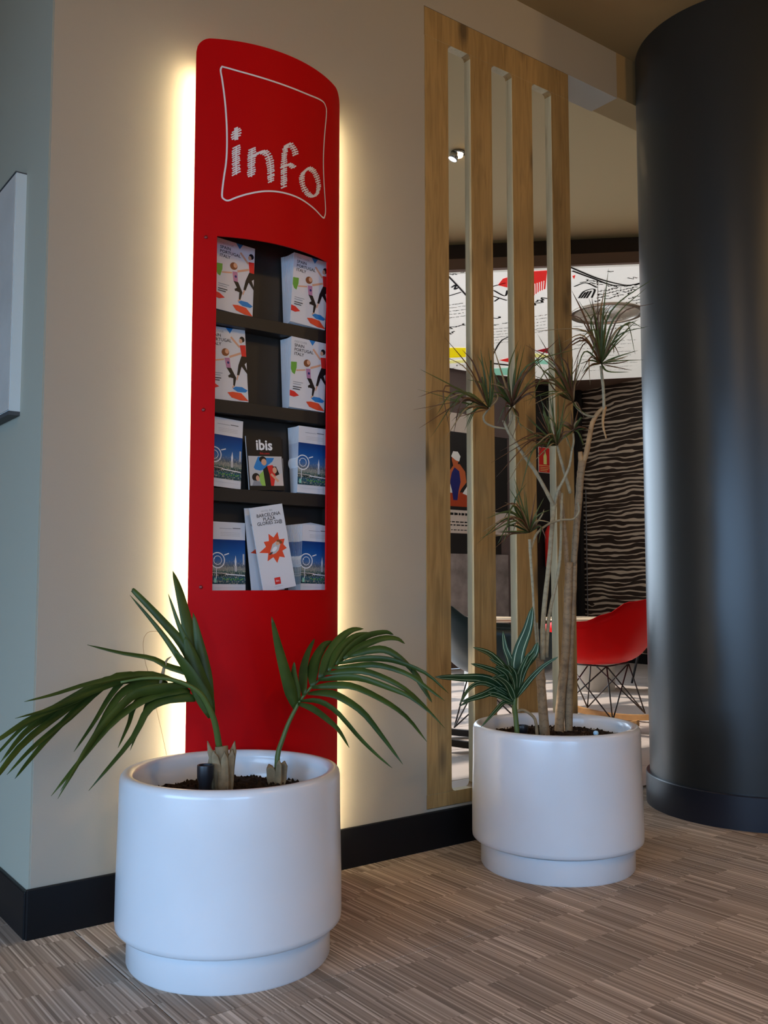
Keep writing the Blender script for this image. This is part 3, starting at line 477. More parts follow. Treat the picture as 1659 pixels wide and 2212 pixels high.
STRIPED_LEAVES = [([(1.4215,-0.3983,0.5626),(1.3803,-0.4123,0.6476),(1.3153,-0.4081,0.716),(1.248,-0.3928,0.7429)],0.0318),([(1.4216,-0.3984,0.5728),(1.3527,-0.4118,0.6492),(1.2875,-0.4079,0.6775),(1.2282,-0.4029,0.6927)],0.0215),([(1.4175,-0.3953,0.5728),(1.32,-0.3876,0.6342),(1.2191,-0.3718,0.6465),(1.1176,-0.3572,0.654)],0.0307),([(1.4258,-0.4016,0.5829),(1.4316,-0.3754,0.6828),(1.4265,-0.3555,0.7334),(1.4296,-0.3419,0.7873)],0.0246),([(1.4258,-0.4016,0.5829),(1.4414,-0.4024,0.7097),(1.4715,-0.4172,0.7968),(1.4883,-0.4236,0.8691)],0.04),([(1.4299,-0.4047,0.5829),(1.4316,-0.4184,0.6552),(1.4495,-0.4445,0.7221)],0.0215),([(1.4255,-0.4014,0.5524),(1.3394,-0.3958,0.5885),(1.2699,-0.3893,0.5879),(1.1912,-0.3876,0.5594)],0.0184),([(1.4175,-0.3953,0.5728),(1.3046,-0.3892,0.6253),(1.2411,-0.3842,0.6141),(1.1845,-0.3951,0.5655)],0.0154),([(1.4298,-0.4046,0.5728),(1.4501,-0.4425,0.6306),(1.4748,-0.4824,0.6778),(1.5026,-0.5221,0.7093)],0.0174),([(1.4215,-0.3983,0.5626),(1.3673,-0.4327,0.6499),(1.3034,-0.4346,0.6835)],0.0282),([(1.4257,-0.4015,0.5728),(1.4035,-0.4119,0.6462),(1.3893,-0.4242,0.7085)],0.0133),([(1.4256,-0.4014,0.5575),(1.3591,-0.4335,0.6206),(1.2893,-0.449,0.6559)],0.0256)]
STRIPED_STEM = [(1.4322,-0.4064,0.4714),(1.426,-0.4017,0.5119),(1.423,-0.3995,0.5423),(1.4249,-0.4009,0.5728)]
STRIPED_DEAD = [(1.4975,-0.4306,0.453),(1.4892,-0.432,0.4896),(1.4725,-0.4259,0.5157),(1.4484,-0.4142,0.5317),(1.4294,-0.4043,0.5271)]
TUBE_A = (0.307,-0.41,0.4295)
PIN_A = (0.34,-0.5475,0.4444)
TUBE_B = (1.5008,-0.3579,0.4725)
PIN_B = (1.6516,-0.5467,0.4589)
STUB_B = (0.5217,-0.409,0.4052)
DOODLE_POLYS = [('red',[(4.365,2.31),(4.44,2.226),(4.765,2.551),(4.771,2.623),(4.822,2.74)]),('red',[(4.386,2.716),(4.306,2.575),(4.311,2.529),(4.491,2.712)]),('red',[(4.694,2.199),(4.697,2.168),(4.765,2.243)]),('yellow',[(5.382,4.489),(5.534,4.375),(5.798,4.669),(5.667,4.819)]),('pale_yellow',[(5.749,4.914),(5.882,4.762),(5.967,4.857),(5.834,5.012)]),('red',[(6.184,4.56),(6.19,4.425),(6.325,4.561)]),('black',[(6.194,4.686),(6.409,4.633),(6.456,4.68),(6.239,4.734)]),('teal',[(6.394,4.896),(6.52,4.745),(6.785,5.013),(6.622,5.136)]),('crimson',[(6.194,4.021),(6.208,3.867),(6.381,4.028)]),('teal',[(6.435,4.293),(6.624,4.255),(6.752,4.374),(6.59,4.442)]),('pale_yellow',[(6.257,4.121),(6.44,4.083),(6.531,4.168),(6.374,4.235)])]
DOODLE_LINES = [('thick',[(4.526,2.069),(4.673,2.091),(4.894,2.117),(5.112,2.111),(5.239,2.074),(5.267,1.936)]),('thick',[(4.602,2.117),(4.865,2.139),(5.159,2.149),(5.305,1.965)]),('mid',[(3.916,2.785),(4.156,2.935),(4.375,3.077)]),('mid',[(4.375,2.769),(4.396,2.636)]),('mid',[(4.451,2.833),(4.629,2.885),(4.542,2.764)]),('mid',[(4.546,2.948),(4.736,2.966)]),('mid',[(4.669,3.05),(4.637,2.96)]),('mid',[(4.257,3.166),(4.271,3.03)]),('mid',[(4.126,2.987),(4.109,2.911),(4.179,3.007),(4.171,2.953)]),('mid',[(5.175,2.554),(5.067,2.399),(5.096,2.316),(5.253,2.479)]),('mid',[(5.191,2.542),(5.095,2.409)]),('mid',[(5.21,2.528),(5.094,2.379)]),('mid',[(5.228,2.514),(5.103,2.357)]),('mid',[(4.907,2.368),(4.91,2.249),(5.076,2.271)]),('mid',[(5.995,4.47),(5.659,4.003),(5.575,3.801)])]
DOODLE_TEXT = [([(4.423,3.369),(4.496,3.23)],0.012,0.6),([(4.486,3.442),(4.56,3.3)],0.012,0.6),([(4.55,3.516),(4.625,3.372)],0.012,0.6),([(4.616,3.592),(4.691,3.446)],0.012,0.6),([(4.684,3.67),(4.759,3.521)],0.012,0.6),([(4.922,3.958),(4.935,3.71)],0.05,2),([(5.038,4.078),(5.05,3.944)],0.04,2),([(5.021,3.454),(5.038,3.256)],0.06,2.4),([(5.174,3.608),(5.218,3.438)],0.03,1.4),([(5.263,3.701),(5.352,3.574)],0.01,0.6),([(5.331,3.773),(5.421,3.644)],0.01,0.6),([(5.401,3.847),(5.491,3.716)],0.01,0.6),([(5.473,3.922),(5.563,3.789)],0.01,0.6),([(5.546,3.999),(5.637,3.864)],0.01,0.6),([(5.621,4.077),(5.713,3.94)],0.01,0.6),([(5.013,2.924),(4.991,2.741)],0.07,2.4),([(4.938,2.847),(4.947,2.71)],0.05,2),([(5.271,3.172),(5.317,3.046)],0.012,0.6),([(5.347,3.246),(5.393,3.117)],0.012,0.6),([(5.425,3.321),(5.471,3.19)],0.012,0.6),([(5.505,3.398),(5.551,3.265)],0.012,0.6),([(5.587,3.477),(5.633,3.342)],0.012,0.6),([(5.672,3.558),(5.717,3.42)],0.012,0.6),([(4.836,1.968),(4.885,1.918)],0.06,1.2),([(5.102,1.975),(5.124,1.902)],0.05,1.2),([(5.356,2.532),(5.411,2.171)],0.03,1.3),([(5.294,2.464),(5.366,2.113)],0.03,1.3),([(5.233,2.398),(5.322,2.056)],0.03,1.3),([(5.174,2.334),(5.279,2.0)],0.03,1.3),([(5.509,2.384),(5.542,2.15)],0.022,1),([(5.584,2.444),(5.615,2.206)],0.022,1),([(5.66,2.505),(5.69,2.264)],0.022,1),([(4.862,2.256),(5.242,2.146)],0.03,1.2),([(4.847,2.195),(5.014,2.171)],0.03,1.2),([(6.183,3.008),(6.218,2.782)],0.06,1),([(5.804,3.173),(6.286,2.75)],0.016,0.5),([(5.963,3.215),(6.346,2.865)],0.016,0.5),([(6.054,3.312),(6.407,2.984)],0.016,0.5),([(6.149,3.413),(6.47,3.106)],0.016,0.5),([(6.246,3.516),(6.682,3.121)],0.016,0.5),([(6.346,3.623),(6.751,3.249)],0.016,0.5),([(6.45,3.732),(6.822,3.38)],0.016,0.5),([(6.634,3.788),(7.05,3.401)],0.016,0.5),([(6.745,3.904),(7.128,3.539)],0.016,0.5),([(6.861,4.024),(7.21,3.683)],0.016,0.5),([(6.98,4.148),(7.455,3.709)],0.016,0.5),([(7.103,4.277),(7.545,3.86)],0.016,0.5),([(7.231,4.41),(7.638,4.016)],0.016,0.5),([(6.04,5.249),(6.043,5.104)],0.04,1.2),([(5.969,5.02),(6.022,4.925)],0.04,1.2),([(6.147,5.374),(6.329,5.267)],0.03,1.0),([(3.894,2.76),(3.972,2.647)],0.03,1.2)]
# ---------------------------------------------------------------- the setting
CEIL = 3.36
def sbox(name, lo, hi, m, bevel=0.0):
    return struct(MB().box(lo, hi, 0, bevel).build(name, m))

fl = sbox('floor', (-6.4, -7.2, -0.12), (8.23, 0.15, -0.009), M['slab'])
gx = [-6.4, -5.885, -3.885, -1.885, 0.115, 2.115, 4.115, 6.115, 8.23]
gy = [-7.2, -6.69, -4.69, -2.69, -0.69, 0.15]
for i in range(len(gx) - 1):
    for j in range(len(gy) - 1):
        MB().box((gx[i] + 0.0012, gy[j] + 0.0012, -0.009), (gx[i+1] - 0.0012, gy[j+1] - 0.0012, 0.0), 0, 0.0015).build('carpet_strip', M['carpet'], fl)
flc = sbox('floor_corridor', (-6.4, 0.15, -0.12), (0.0, 7.0, 0.0), M['carpet'])

lf = sbox('floor_lounge', (0.15, 0.15, -0.12), (8.23, 5.22, -0.006), M['grout'])
TS = 0.62
tile_me = MB().box((0.003, 0.003, -0.006), (TS - 0.003, TS - 0.003, 0.0), 0, 0.0012).mesh('floor_tile', M['tile'])
for i in range(13):
    for j in range(8):
        x, y = 0.16 + i * TS, 0.20 + j * TS
        if x + TS > 8.23: continue
        o = bpy.data.objects.new('floor_tile', tile_me); COL.objects.link(o); o.parent = lf; o.location = (x, y, 0)

sbox('wall_front', (0.0, 0.0, 0.0), (1.378, 0.15, CEIL), M['wall'])
sbox('wall_left', (-0.004, 0.004, 0.0), (0.15, 5.40, CEIL), M['wall_side'])
sbox('wall_front_upper', (1.378, 0.0, 3.144), (2.513, 0.15, 3.62), M['wall'])
sbox('wall_front_beam', (2.513, 0.0, 3.15), (8.23, 0.15, 3.62), M['ceiling'])
sbox('wall_front_right', (3.75, 0.0, 0.0), (8.23, 0.15, 3.15), M['wall'])
# dark skirting
sbox('baseboard_front', (-0.012, -0.012, 0.0), (2.19, 0.0, 0.132), M['black_skirting'], 0.003)
sbox('baseboard_left', (-0.016, 0.0, 0.0), (-0.004, 5.3, 0.125), M['black_skirting'], 0.003)
sbox('baseboard_lounge', (8.212, 0.15, 0.0), (8.23, 5.20, 0.118), M['black_skirting'])
# low plinth wall that carries the timber screen
sbox('wall_front_plinth', (1.378, 0.0, 0.0), (2.19, 0.15, 0.140), M['wall'])
# lobby ceiling and outer shell
sbox('ceiling', (-6.4, -7.2, CEIL), (8.23, 0.0, CEIL + 0.12), M['ceiling'])
sbox('ceiling_corridor', (-6.4, 0.0, CEIL), (0.15, 7.0, CEIL + 0.12), M['ceiling'])
sbox('wall_right', (8.23, -7.2, 0.0), (8.40, 5.40, 3.8), M['zebra'])
sbox('wall_corridor_end', (-6.4, 7.0, 0.0), (0.15, 7.15, CEIL), M['wall'])

def glazed_wall(name, axis, pos, a0, a1, w0, w1, s0, s1, n, m):
    """wall with one strip window: sill, head, sides, plus a window of frame bars and panes"""
    def bx(p, q0, q1, z0, z1, t=0.15):
        return ((pos, q0, z0), (pos + t, q1, z1)) if axis == 'x' else ((q0, pos, z0), (q1, pos + t, z1))
    w = MB()
    for q0, q1, z0, z1 in ((a0, a1, 0, s0), (a0, a1, s1, CEIL), (a0, w0, s0, s1), (w1, a1, s0, s1)):
        lo, hi = bx(0, q0, q1, z0, z1); w.box(lo, hi)
    struct(w.build(name, m))
    return bx
bx = glazed_wall('wall_window_left', 'x', -6.4, -7.2, 7.0, -6.4, 0.4, 0.15, 2.5, 4, M['wall'])
wn = thing('window_1', None, None); struct(wn)
for k in range(5):
    y = -6.4 + k * 1.70
    MB().box((-6.36, y - 0.03, 0.15), (-6.28, y + 0.03, 2.5)).build('window_frame', M['aluminium'], wn)
for k in range(4):
    MB().box((-6.33, -6.37 + k * 1.70, 0.15), (-6.32, -4.73 + k * 1.70, 2.5)).build('pane', M['glass'], wn)
glazed_wall('wall_window_back', 'y', -7.35, -6.4, 8.23, -4.5, -0.7, 0.15, 2.5, 3, M['wall'])
wn = thing('window_2', None, None); struct(wn)
for k in range(4):
    x = -4.5 + k * 1.2667
    MB().box((x - 0.03, -7.31, 0.15), (x + 0.03, -7.23, 2.5)).build('window_frame', M['aluminium'], wn)
for k in range(3):
    MB().box((-4.47 + k * 1.2667, -7.28, 0.15), (-3.263 + k * 1.2667, -7.27, 2.5)).build('pane', M['glass'], wn)

# lounge shell: back wall with window band on its left part
w = MB()
for (x0, x1, z0, z1) in ((0.15, 8.23, 0, 0.25), (0.15, 8.23, 3.0, 3.8), (0.15, 0.8, 0.25, 3.0), (5.55, 8.23, 0.25, 3.0)):
    w.box((x0, 5.22, z0), (x1, 5.40, z1))
struct(w.build('wall_back', M['back_wall']))
wn = thing('window_3', None, None); struct(wn)
for k in range(6):
    x = 0.8 + k * 0.95
    MB().box((x - 0.03, 5.26, 0.25), (x + 0.03, 5.34, 3.0)).build('window_frame', M['aluminium'], wn)
for k in range(9):
    z = 0.55 + k * 0.29
    MB().box((0.8, 5.36, z), (5.55, 5.44, z + 0.02 + 0.05 * (k % 3 == 1))).build('louvre', M['louvre'], wn)
sbox('ceiling_lounge', (0.15, 0.15, 3.60), (8.23, 5.22, 3.72), M['lounge_ceiling'])
# dropped brown soffit behind a diagonal fascia
n_, e_ = Vector((-0.695, -0.719)), Vector((0.719, -0.695))
p0 = Vector((4.55, 2.05))
a = p0 + e_ * 2.38; b = p0 - e_ * 4.55
drop = [(a.x, max(a.y, 0.16)), (8.23, 0.16), (8.23, 5.22), (b.x, 5.22), (b.x, min(b.y, 5.2))]
struct(MB().prism(drop, 3.365, 3.45).build('ceiling_soffit', M['soffit']))
off = n_ * -0.10
drop2 = [(x + off.x if k in (0, 3, 4) else x, y + (off.y if k in (0, 4) else 0)) for k, (x, y) in enumerate(drop)]
drop2 = [(a.x + 0.07, a.y + 0.072), (8.23, 0.25), (8.23, 5.22), (b.x + 0.3, 5.22), (b.x + 0.07, b.y + 0.072)]
struct(MB().prism(drop2, 3.45, 3.60).build('trim_1', M['soffit_dark']))

# printed white ceiling panel with its drawings and the pleated round lamp
pn = thing('ceiling_panel', 'white printed ceiling panel covered in hand-drawn doodles and scribbled lines in the lounge', 'ceiling panel', (0, 0, 3.35))
outline = [(2.70, 3.98), (3.90, 2.76), (4.576, 2.075), (4.93, 1.74), (5.9, 0.85), (7.3, 0.85), (8.05, 2.1), (8.18, 3.3), (8.10, 4.17), (7.59, 4.78), (7.0, 5.05), (6.2, 5.16), (4.2, 5.16), (3.0, 4.85)]
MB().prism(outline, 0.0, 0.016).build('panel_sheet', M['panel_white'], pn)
rnd = random.Random(3)
def stroke(mb, pts, w, z, mi=0):
    pts = [Vector((p[0], p[1])) for p in pts]
    L_, R_ = [], []
    for i, p in enumerate(pts):
        t = (pts[min(i+1, len(pts)-1)] - pts[max(i-1, 0)])
        t = t.normalized() if t.length > 1e-9 else Vector((1, 0))
        nn = Vector((-t.y, t.x)) * w / 2
        L_.append((p.x + nn.x, p.y + nn.y, z)); R_.append((p.x - nn.x, p.y - nn.y, z))
    n = len(pts)
    mb.add(L_ + R_, [(i, i+1, n+i+1, n+i) for i in range(n - 1)], mi)
dm = {'red': 0, 'yellow': 1, 'pale_yellow': 2, 'black': 3, 'teal': 4, 'crimson': 5}
mb = MB()
for c, p in DOODLE_POLYS:
    mb.poly([(x, y, -0.002) for x, y in p], dm[c])
rp = DOODLE_POLYS[0][1]
for k in range(5):
    u = 0.15 + k * 0.17
    x0 = rp[4][0] * (1-u) + rp[2][0] * u; y0 = rp[4][1] * (1-u) + rp[2][1] * u
    x1 = rp[0][0] * (1-u) + rp[1][0] * u; y1 = rp[0][1] * (1-u) + rp[1][1] * u
    stroke(mb, [(x0, y0), (x0 * .5 + x1 * .5, y0 * .5 + y1 * .5)], 0.007, -0.003, 6)
mb.build('colour_patches', [added_glow((225, 45, 40)), added_glow((250, 225, 0)), added_glow((245, 240, 150)), M['p_black'], added_glow((150, 215, 190)), added_glow((150, 15, 30)), M['panel_white']], pn)
mb = MB()
for k, p in DOODLE_LINES:
    stroke(mb, [(q.x, q.y) for q in spline([(x, y, 0) for x, y in p], 16 if len(p) > 2 else 2)], {'thick': 0.022, 'mid': 0.018}[k], -0.002)
for (p, q), h, w_ in DOODLE_TEXT:
    p, q = Vector(p), Vector(q); d = q - p; L0 = d.length; t = d.normalized(); nn = Vector((-t.y, t.x))
    pts = []; u = 0.0
    while u < L0:
        if rnd.random() < 0.16 and len(pts) > 3:
            stroke(mb, pts, 0.008 * w_ + 0.005, -0.002); pts = []; u += h * 0.9
        r = p + t * u + nn * (rnd.uniform(-1, 1) * h * 0.8)
        pts.append((r.x, r.y)); u += h * rnd.uniform(0.25, 0.6)
    if len(pts) > 1: stroke(mb, pts, 0.008 * w_ + 0.005, -0.002)
mb.build('drawn_lines', M['p_black'], pn)
# the lamp
lc = (5.70, 2.69)
rl = MB().lathe([(0.325, -0.004), (0.325, -0.020), (0.29, -0.020), (0.29, 0.0)], 56, 0, lc).build('lamp_ring', M['lamp_rim'], pn)
mb = MB(); n = 96; vs_ = []; fs_ = []
for i in range(n):
    a_ = 2 * math.pi * i / n; k = 0.012 * (1 if i % 2 else -1)
    for r, z in ((0.29, -0.004), (0.20, -0.012 + k * .7), (0.10, -0.016 + k), (0.02, -0.014)):
        vs_.append((lc[0] + r * math.cos(a_ + r * 3), lc[1] + r * math.sin(a_ + r * 3), z))
for i in range(n):
    j = (i + 1) % n
    for q in range(3): fs_.append((i*4+q, i*4+q+1, j*4+q+1, j*4+q))
mb.add(vs_, fs_).build('pleated_dish', M['lamp_dish'], pn)

# ---------------------------------------------------------------- round column
cl = thing('column', 'thick round dark grey column with a black plinth at the right', 'column', (2.927, -0.344, 0))
MB().lathe([(0.0, 0.13), (0.443, 0.13), (0.443, CEIL)], 128).build('shaft', M['column'], cl, split=True)
MB().lathe([(0.0, 0.0), (0.460, 0.0), (0.460, 0.128), (0.457, 0.132), (0.44, 0.132)], 128).build('plinth', M['plinth'], cl, split=True)

# ---------------------------------------------------------------- timber slat screen
ts = thing('slat_screen', 'rough sawn timber screen of four upright boards with tall slots between them', 'screen')
for x0, x1 in ((1.380, 1.498), (1.614, 1.729), (1.843, 1.960), (2.076, 2.186)):
    mb = MB().box((x0, 0.0, 0.19), (x1, 0.037, 3.03), 0, 0.0015)
    # side faces coloured paler: the lounge light on them is put into the colour
    o = mb.build('upright_board', [M['timber'], M['timber_lit_edge']], ts)
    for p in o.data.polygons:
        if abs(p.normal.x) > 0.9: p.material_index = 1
for nm, z0, z1 in (('top_board', 3.03, 3.143), ('bottom_board', 0.141, 0.19)):
    o = MB().box((1.380, 0.0, z0), (2.186, 0.037, z1), 0, 0.0015).build(nm, [M['timber'], M['timber_lit_edge']], ts)
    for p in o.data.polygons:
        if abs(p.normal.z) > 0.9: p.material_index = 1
# small rounded infills in the slot corners
for x0, x1 in ((1.498, 1.614), (1.729, 1.843), (1.960, 2.076)):
    for xa, sx in ((x0, 1), (x1, -1)):
        for za, sz in ((3.03, -1), (0.19, 1)):
            r = 0.016; pts = [(xa, za)]
            for k in range(6):
                t = k / 5 * math.pi / 2
                pts.append((xa + sx * (r - r * math.sin(t)), za + sz * (r - r * math.cos(t))))
            vs_ = [(x, 0.0004, z) for x, z in pts] + [(x, 0.0366, z) for x, z in pts]
            n = len(pts)
            MB().add(vs_, [tuple(range(n)), tuple(range(n, 2*n))] + [(i, (i+1) % n, n+(i+1) % n, n+i) for i in range(n)]).build('corner_fillet', M['timber'], ts)

# ---------------------------------------------------------------- canvas picture on the side wall
pc = thing('canvas_picture', 'pale sketch-like canvas picture hanging on the left side wall', 'picture', (-0.004, 0.215, 1.455))
MB().box((-0.030, 0.0, 0.0), (0.0, 1.10, 0.725), 0).build('canvas_edge', M['frame_white'], pc)
MB().box((-0.0325, 0.006, 0.004), (-0.030, 1.094, 0.721)).build('canvas_print', M['canvas'], pc)
MB().box((-0.033, 0.0, -0.012), (0.0, 1.10, 0.0)).build('lower_batten', M['frame_dark'], pc)
MB().box((-0.033, 0.0, 0.725), (0.0, 1.10, 0.729)).build('upper_batten', M['frame_dark'], pc)
mb = MB()
for k in range(12):
    y = 0.08 + rnd.random() * 0.9; z = 0.1 + rnd.random() * 0.5
    pts = [(y + j * 0.03, z + rnd.uniform(-0.02, 0.02) + j * rnd.uniform(-0.01, 0.02)) for j in range(8)]
    L_ = [(-0.0328, p[0], p[1] + 0.0015) for p in pts]; R_ = [(-0.0328, p[0], p[1] - 0.0015) for p in pts]
    mb.add(L_ + R_, [(i, i+1, 8+i+1, 8+i) for i in range(7)])
mb.build('sketch_lines', M['p_grey'], pc)

# ---------------------------------------------------------------- planters, soil
prof = [(0.0, 0.0), (0.254, 0.0), (0.258, 0.006), (0.258, 0.080), (0.262, 0.084), (0.280, 0.088), (0.2865, 0.094), (0.2875, 0.105), (0.287, 0.20), (0.2835, 0.36), (0.2825, 0.448), (0.2805, 0.459), (0.275, 0.466), (0.265, 0.468), (0.255, 0.466), (0.249, 0.459), (0.247, 0.448), (0.247, 0.425), (0.243, 0.420), (0.243, 0.36), (0.0, 0.36)]
def planter(c, label):
    t = thing('planter', label, 'planter', (c[0], c[1], 0), group='white round planters')
    body = prof[4:-1]
    MB().lathe(body, 128).build('pot_body', M['planter'], t)
    MB().lathe(prof[:4] + [(0.250, 0.0815)], 128).build('base_ring', M['planter'], t, split=True)
    return t
PA, PB = (0.386, -0.402), (1.636, -0.383)
planter(PA, 'large white round planter holding the two palms, in front of the red stand')
planter(PB, 'white round planter holding tall thin-stemmed plant, in front of the slat screen')
def soil(c, z, label, seed):
    rr = random.Random(seed)
    mb = MB(); vs_ = []; fs_ = []; nr, na = 16, 72
    for i in range(nr + 1):
        for j in range(na):
            r = 0.242 * i / nr; a_ = 2 * math.pi * j / na
            vs_.append((c[0] + r * math.cos(a_), c[1] + r * math.sin(a_), z + 0.016 * (1 - (i / nr) ** 2) + rr.uniform(-0.006, 0.007)))
    for i in range(nr):
        for j in range(na):
            k = (j + 1) % na
            fs_.append((i*na+j, i*na+k, (i+1)*na+k, (i+1)*na+j))
    mb.add(vs_, fs_)
    for q in range(420):       # crumbs
        a_ = rr.uniform(0, 6.283); r = 0.235 * math.sqrt(rr.random()); s = rr.uniform(0.002, 0.006)
        x, y, zz = c[0] + r * math.cos(a_), c[1] + r * math.sin(a_), z + 0.016 * (1 - (r / 0.242) ** 2) + 0.004
        mb.add([(x + s, y, zz), (x - s * .6, y + s * .8, zz), (x - s * .6, y - s * .8, zz), (x, y, zz + s * 1.3)], [(0, 1, 3), (1, 2, 3), (2, 0, 3), (0, 2, 1)])
    return tag(mb.build('potting_soil', M['soil']), label, 'soil', kind='stuff')
soil(PA, 0.392, 'dark potting soil filling the planter with the palms', 5)
soil(PB, 0.418, 'dark potting soil filling the planter by the slat screen', 6)

# ---------------------------------------------------------------- leaves
VIEW = Vector((-0.60, -0.78, 0.18))
def leaf_mesh(pts, width, name, mats, n=12, fold=0.22, twist=0.0, power=0.55, stripe=False, thick=0.0006):
    P = spline(pts, n)
    mb = MB(); rows = []
    for i, p in enumerate(P):
        u = i / n
        t = (P[min(i+1, n)] - P[max(i-1, 0)]).normalized()
        h = VIEW + Vector((math.sin(twist + u * 1.5), math.cos(twist * 1.7), math.sin(twist * 2.3 + u))) * 0.35
        s = t.cross(h)
        s = s.normalized() if s.length > 1e-6 else t.orthogonal().normalized()
        nn = s.cross(t).normalized()
        w = width * 0.5 * max(0.02, (min(1, (u + 0.06) / 0.30)) ** 0.7 * (1 - u) ** power if u < 1 else 0.01)
        if stripe:
            rows.append([p - s * w, p - s * w * 0.62 - nn * w * fold * .4, p - s * w * 0.48 - nn * w * fold * .5, p - nn * w * fold, p + s * w * 0.48 - nn * w * fold * .5, p + s * w * 0.62 - nn * w * fold * .4, p + s * w])
        else:
            rows.append([p - s * w, p - nn * w * fold * 1.0, p + s * w])
    k = len(rows[0]); flat_ = [q for r in rows for q in r]
    fs = []; ms = []
    for i in range(n):
        for q in range(k - 1):
            fs.append((i*k+q, i*k+q+1, (i+1)*k+q+1, (i+1)*k+q)); ms.append(1 if (stripe and q in (1, 4)) else 0)
    mb.v = [tuple(q) for q in flat_]; mb.f = fs; mb.m = ms; mb.s = [True] * len(fs)
    return mb
def leaf(parent, pts, width, name, mats, **kw):
    o = leaf_mesh(pts, width, name, mats, **kw).build(name, mats, parent)
    sd = o.modifiers.new('thickness', 'SOLIDIFY'); sd.thickness = 0.0009; sd.offset = 0
    return o

# palm with the fronds arching left
pa = thing('palm', 'small palm with a long frond drooping to the left, beside the black tube', 'palm')
st = [Vector(p) for p in PALM_A_STEM]
MB().tube(spline(st[:3], 8), [0.021, 0.0205, 0.020, 0.0195, 0.019, 0.0185, 0.018, 0.0175, 0.017], 10).build('trunk', M['husk'], pa)
def husks(base, top, r, n, seed, parent, spread):
    rr = random.Random(seed)
    base, top = Vector(base), Vector(top)
    for k in range(n):
        a_ = 2 * math.pi * k / n + rr.uniform(-.3, .3); d = Vector((math.cos(a_), math.sin(a_), 0))
        h = rr.uniform(0.75, 1.15)
        pts = [base + d * r, base.lerp(top, 0.5) + d * r * 1.15, base.lerp(top, h) + d * (r * 1.2 + spread * rr.uniform(.5, 1.2))]
        mb = leaf_mesh(pts, rr.uniform(0.020, 0.030), 'husk', None, n=6, fold=0.5, twist=k, power=0.18)
        o = mb.build('husk', M['husk'], parent); sd = o.modifiers.new('thickness', 'SOLIDIFY'); sd.thickness = 0.004; sd.offset = 0
husks((st[0].x, st[0].y, 0.40), st[2], 0.018, 8, 1, pa, 0.014)
fr = MB().tube(spline(PALM_A_RACHIS, 24), [0.0095 - 0.0065 * i / 24 for i in range(25)], 8).build('frond_stalk', M['palm_stem'], pa)
for i, (p, w_) in enumerate(PALM_A_LEAVES):
    leaf(fr, p, w_ * 1.22, 'leaflet', M['palm'], n=14, twist=i * 1.3)
MB().tube(spline(PALM_A_FIBRE, 24), 0.0006, 5).build('fibre', M['husk'], pa)
leaf(pa, PALM_A_DRY, 0.012, 'dry_leaflet', M['husk'], n=8)
# palm with the frond arching right
pb = thing('palm', 'small palm with one feathery frond arching to the right over the cream wall', 'palm')
rc = [Vector(p) for p in PALM_B_RACHIS]
sb = Vector(STUB_B)
husks((rc[0].x, rc[0].y, 0.395), rc[0] + Vector((0.0, 0, 0.055)), 0.014, 6, 4, pb, 0.008)
fr = MB().tube(spline([(rc[0].x, rc[0].y, 0.395)] + rc, 26), [0.0085 - 0.006 * i / 26 for i in range(27)], 8).build('frond_stalk', M['palm_stem'], pb)
for i, (p, w_) in enumerate(PALM_B_LEAVES):
    leaf(fr, p, w_ * 1.15, 'leaflet', M['palm'], n=14, twist=i * 0.9 + 2)

# watering tubes and level pins
def tube_cup(p, z, h, r, label):
    return tag(MB().lathe([(0.0, z - 0.01), (r * 0.72, z - 0.01), (r * 0.78, z + h * 0.45), (r * 0.98, z + h * 0.62), (r, z + h * 0.95), (r * 0.97, z + h), (r * 0.8, z + h), (r * 0.75, z + h * 0.6), (0, z + h * 0.6)], 32, 0, (p[0], p[1])).build('watering_tube', M['black_plastic'], split=True), label, 'watering tube', 'watering tubes in the planters')
tube_cup(TUBE_A, 0.400, 0.085, 0.0215, 'black plastic watering tube standing in the soil beside the left palm')
tube_cup(TUBE_B, 0.425, 0.045, 0.020, 'short black watering tube in the soil behind the striped-leaf plant')
def pin(p, z, label, h):
    t = thing('level_pin', label, 'level pin', (p[0], p[1], z), group='water level pins')
    MB().lathe([(0, -0.01), (0.004, -0.01), (0.004, h), (0, h)], 12).build('pin_stem', M['blue_plastic'], t)
    MB().lathe([(0, h - 0.002), (0.0075, h), (0.009, h + 0.006), (0.0065, h + 0.012), (0, h + 0.014)], 16).build('pin_cap', M['pale_blue_plastic'], t)
pin(PIN_A, 0.404, 'tiny blue and white level pin in the soil between the two palms', 0.010)
pin(PIN_B, 0.424, 'tiny blue level pin in the soil at the right of the tall plant', 0.024)

# tall dragon tree
dt = thing('dragon_tree', 'tall dragon tree with bare branching canes and tufts of thin spiky leaves', 'plant')
cane_obj = {}
for nm, p, r0, r1 in CANES:
    n = 6 * (len(p) - 1)
    if p[0][2] < 0.46: p = [(p[0][0], p[0][1], 0.405)] + list(p[1:])
    rr = random.Random(nm)
    rad = []
    for i in range(n + 1):
        u = i / n
        rad.append((r0 + (r1 - r0) * u) * (1 + rr.uniform(-0.06, 0.06) + (0.06 if i % 4 == 0 else 0)))
    big = nm in ('A', 'B', 'C', 'BL', 'BR', 'BR_stub')
    m = M['cane_orange'] if nm in ('BR2', 'E_dry', 'BR_stub') else (M['cane'] if big else M['cane_pale'])
    cane_obj[nm] = MB().tube(spline(p, n), rad, 10).build('cane' if big else 'branch', m, dt)
rr = random.Random(21)
own = {'A': 'AL1', 'B': 'AL2', 'C': 'AR', 'D': 'AD', 'E': 'E', 'F': 'F', 'G': 'G'}
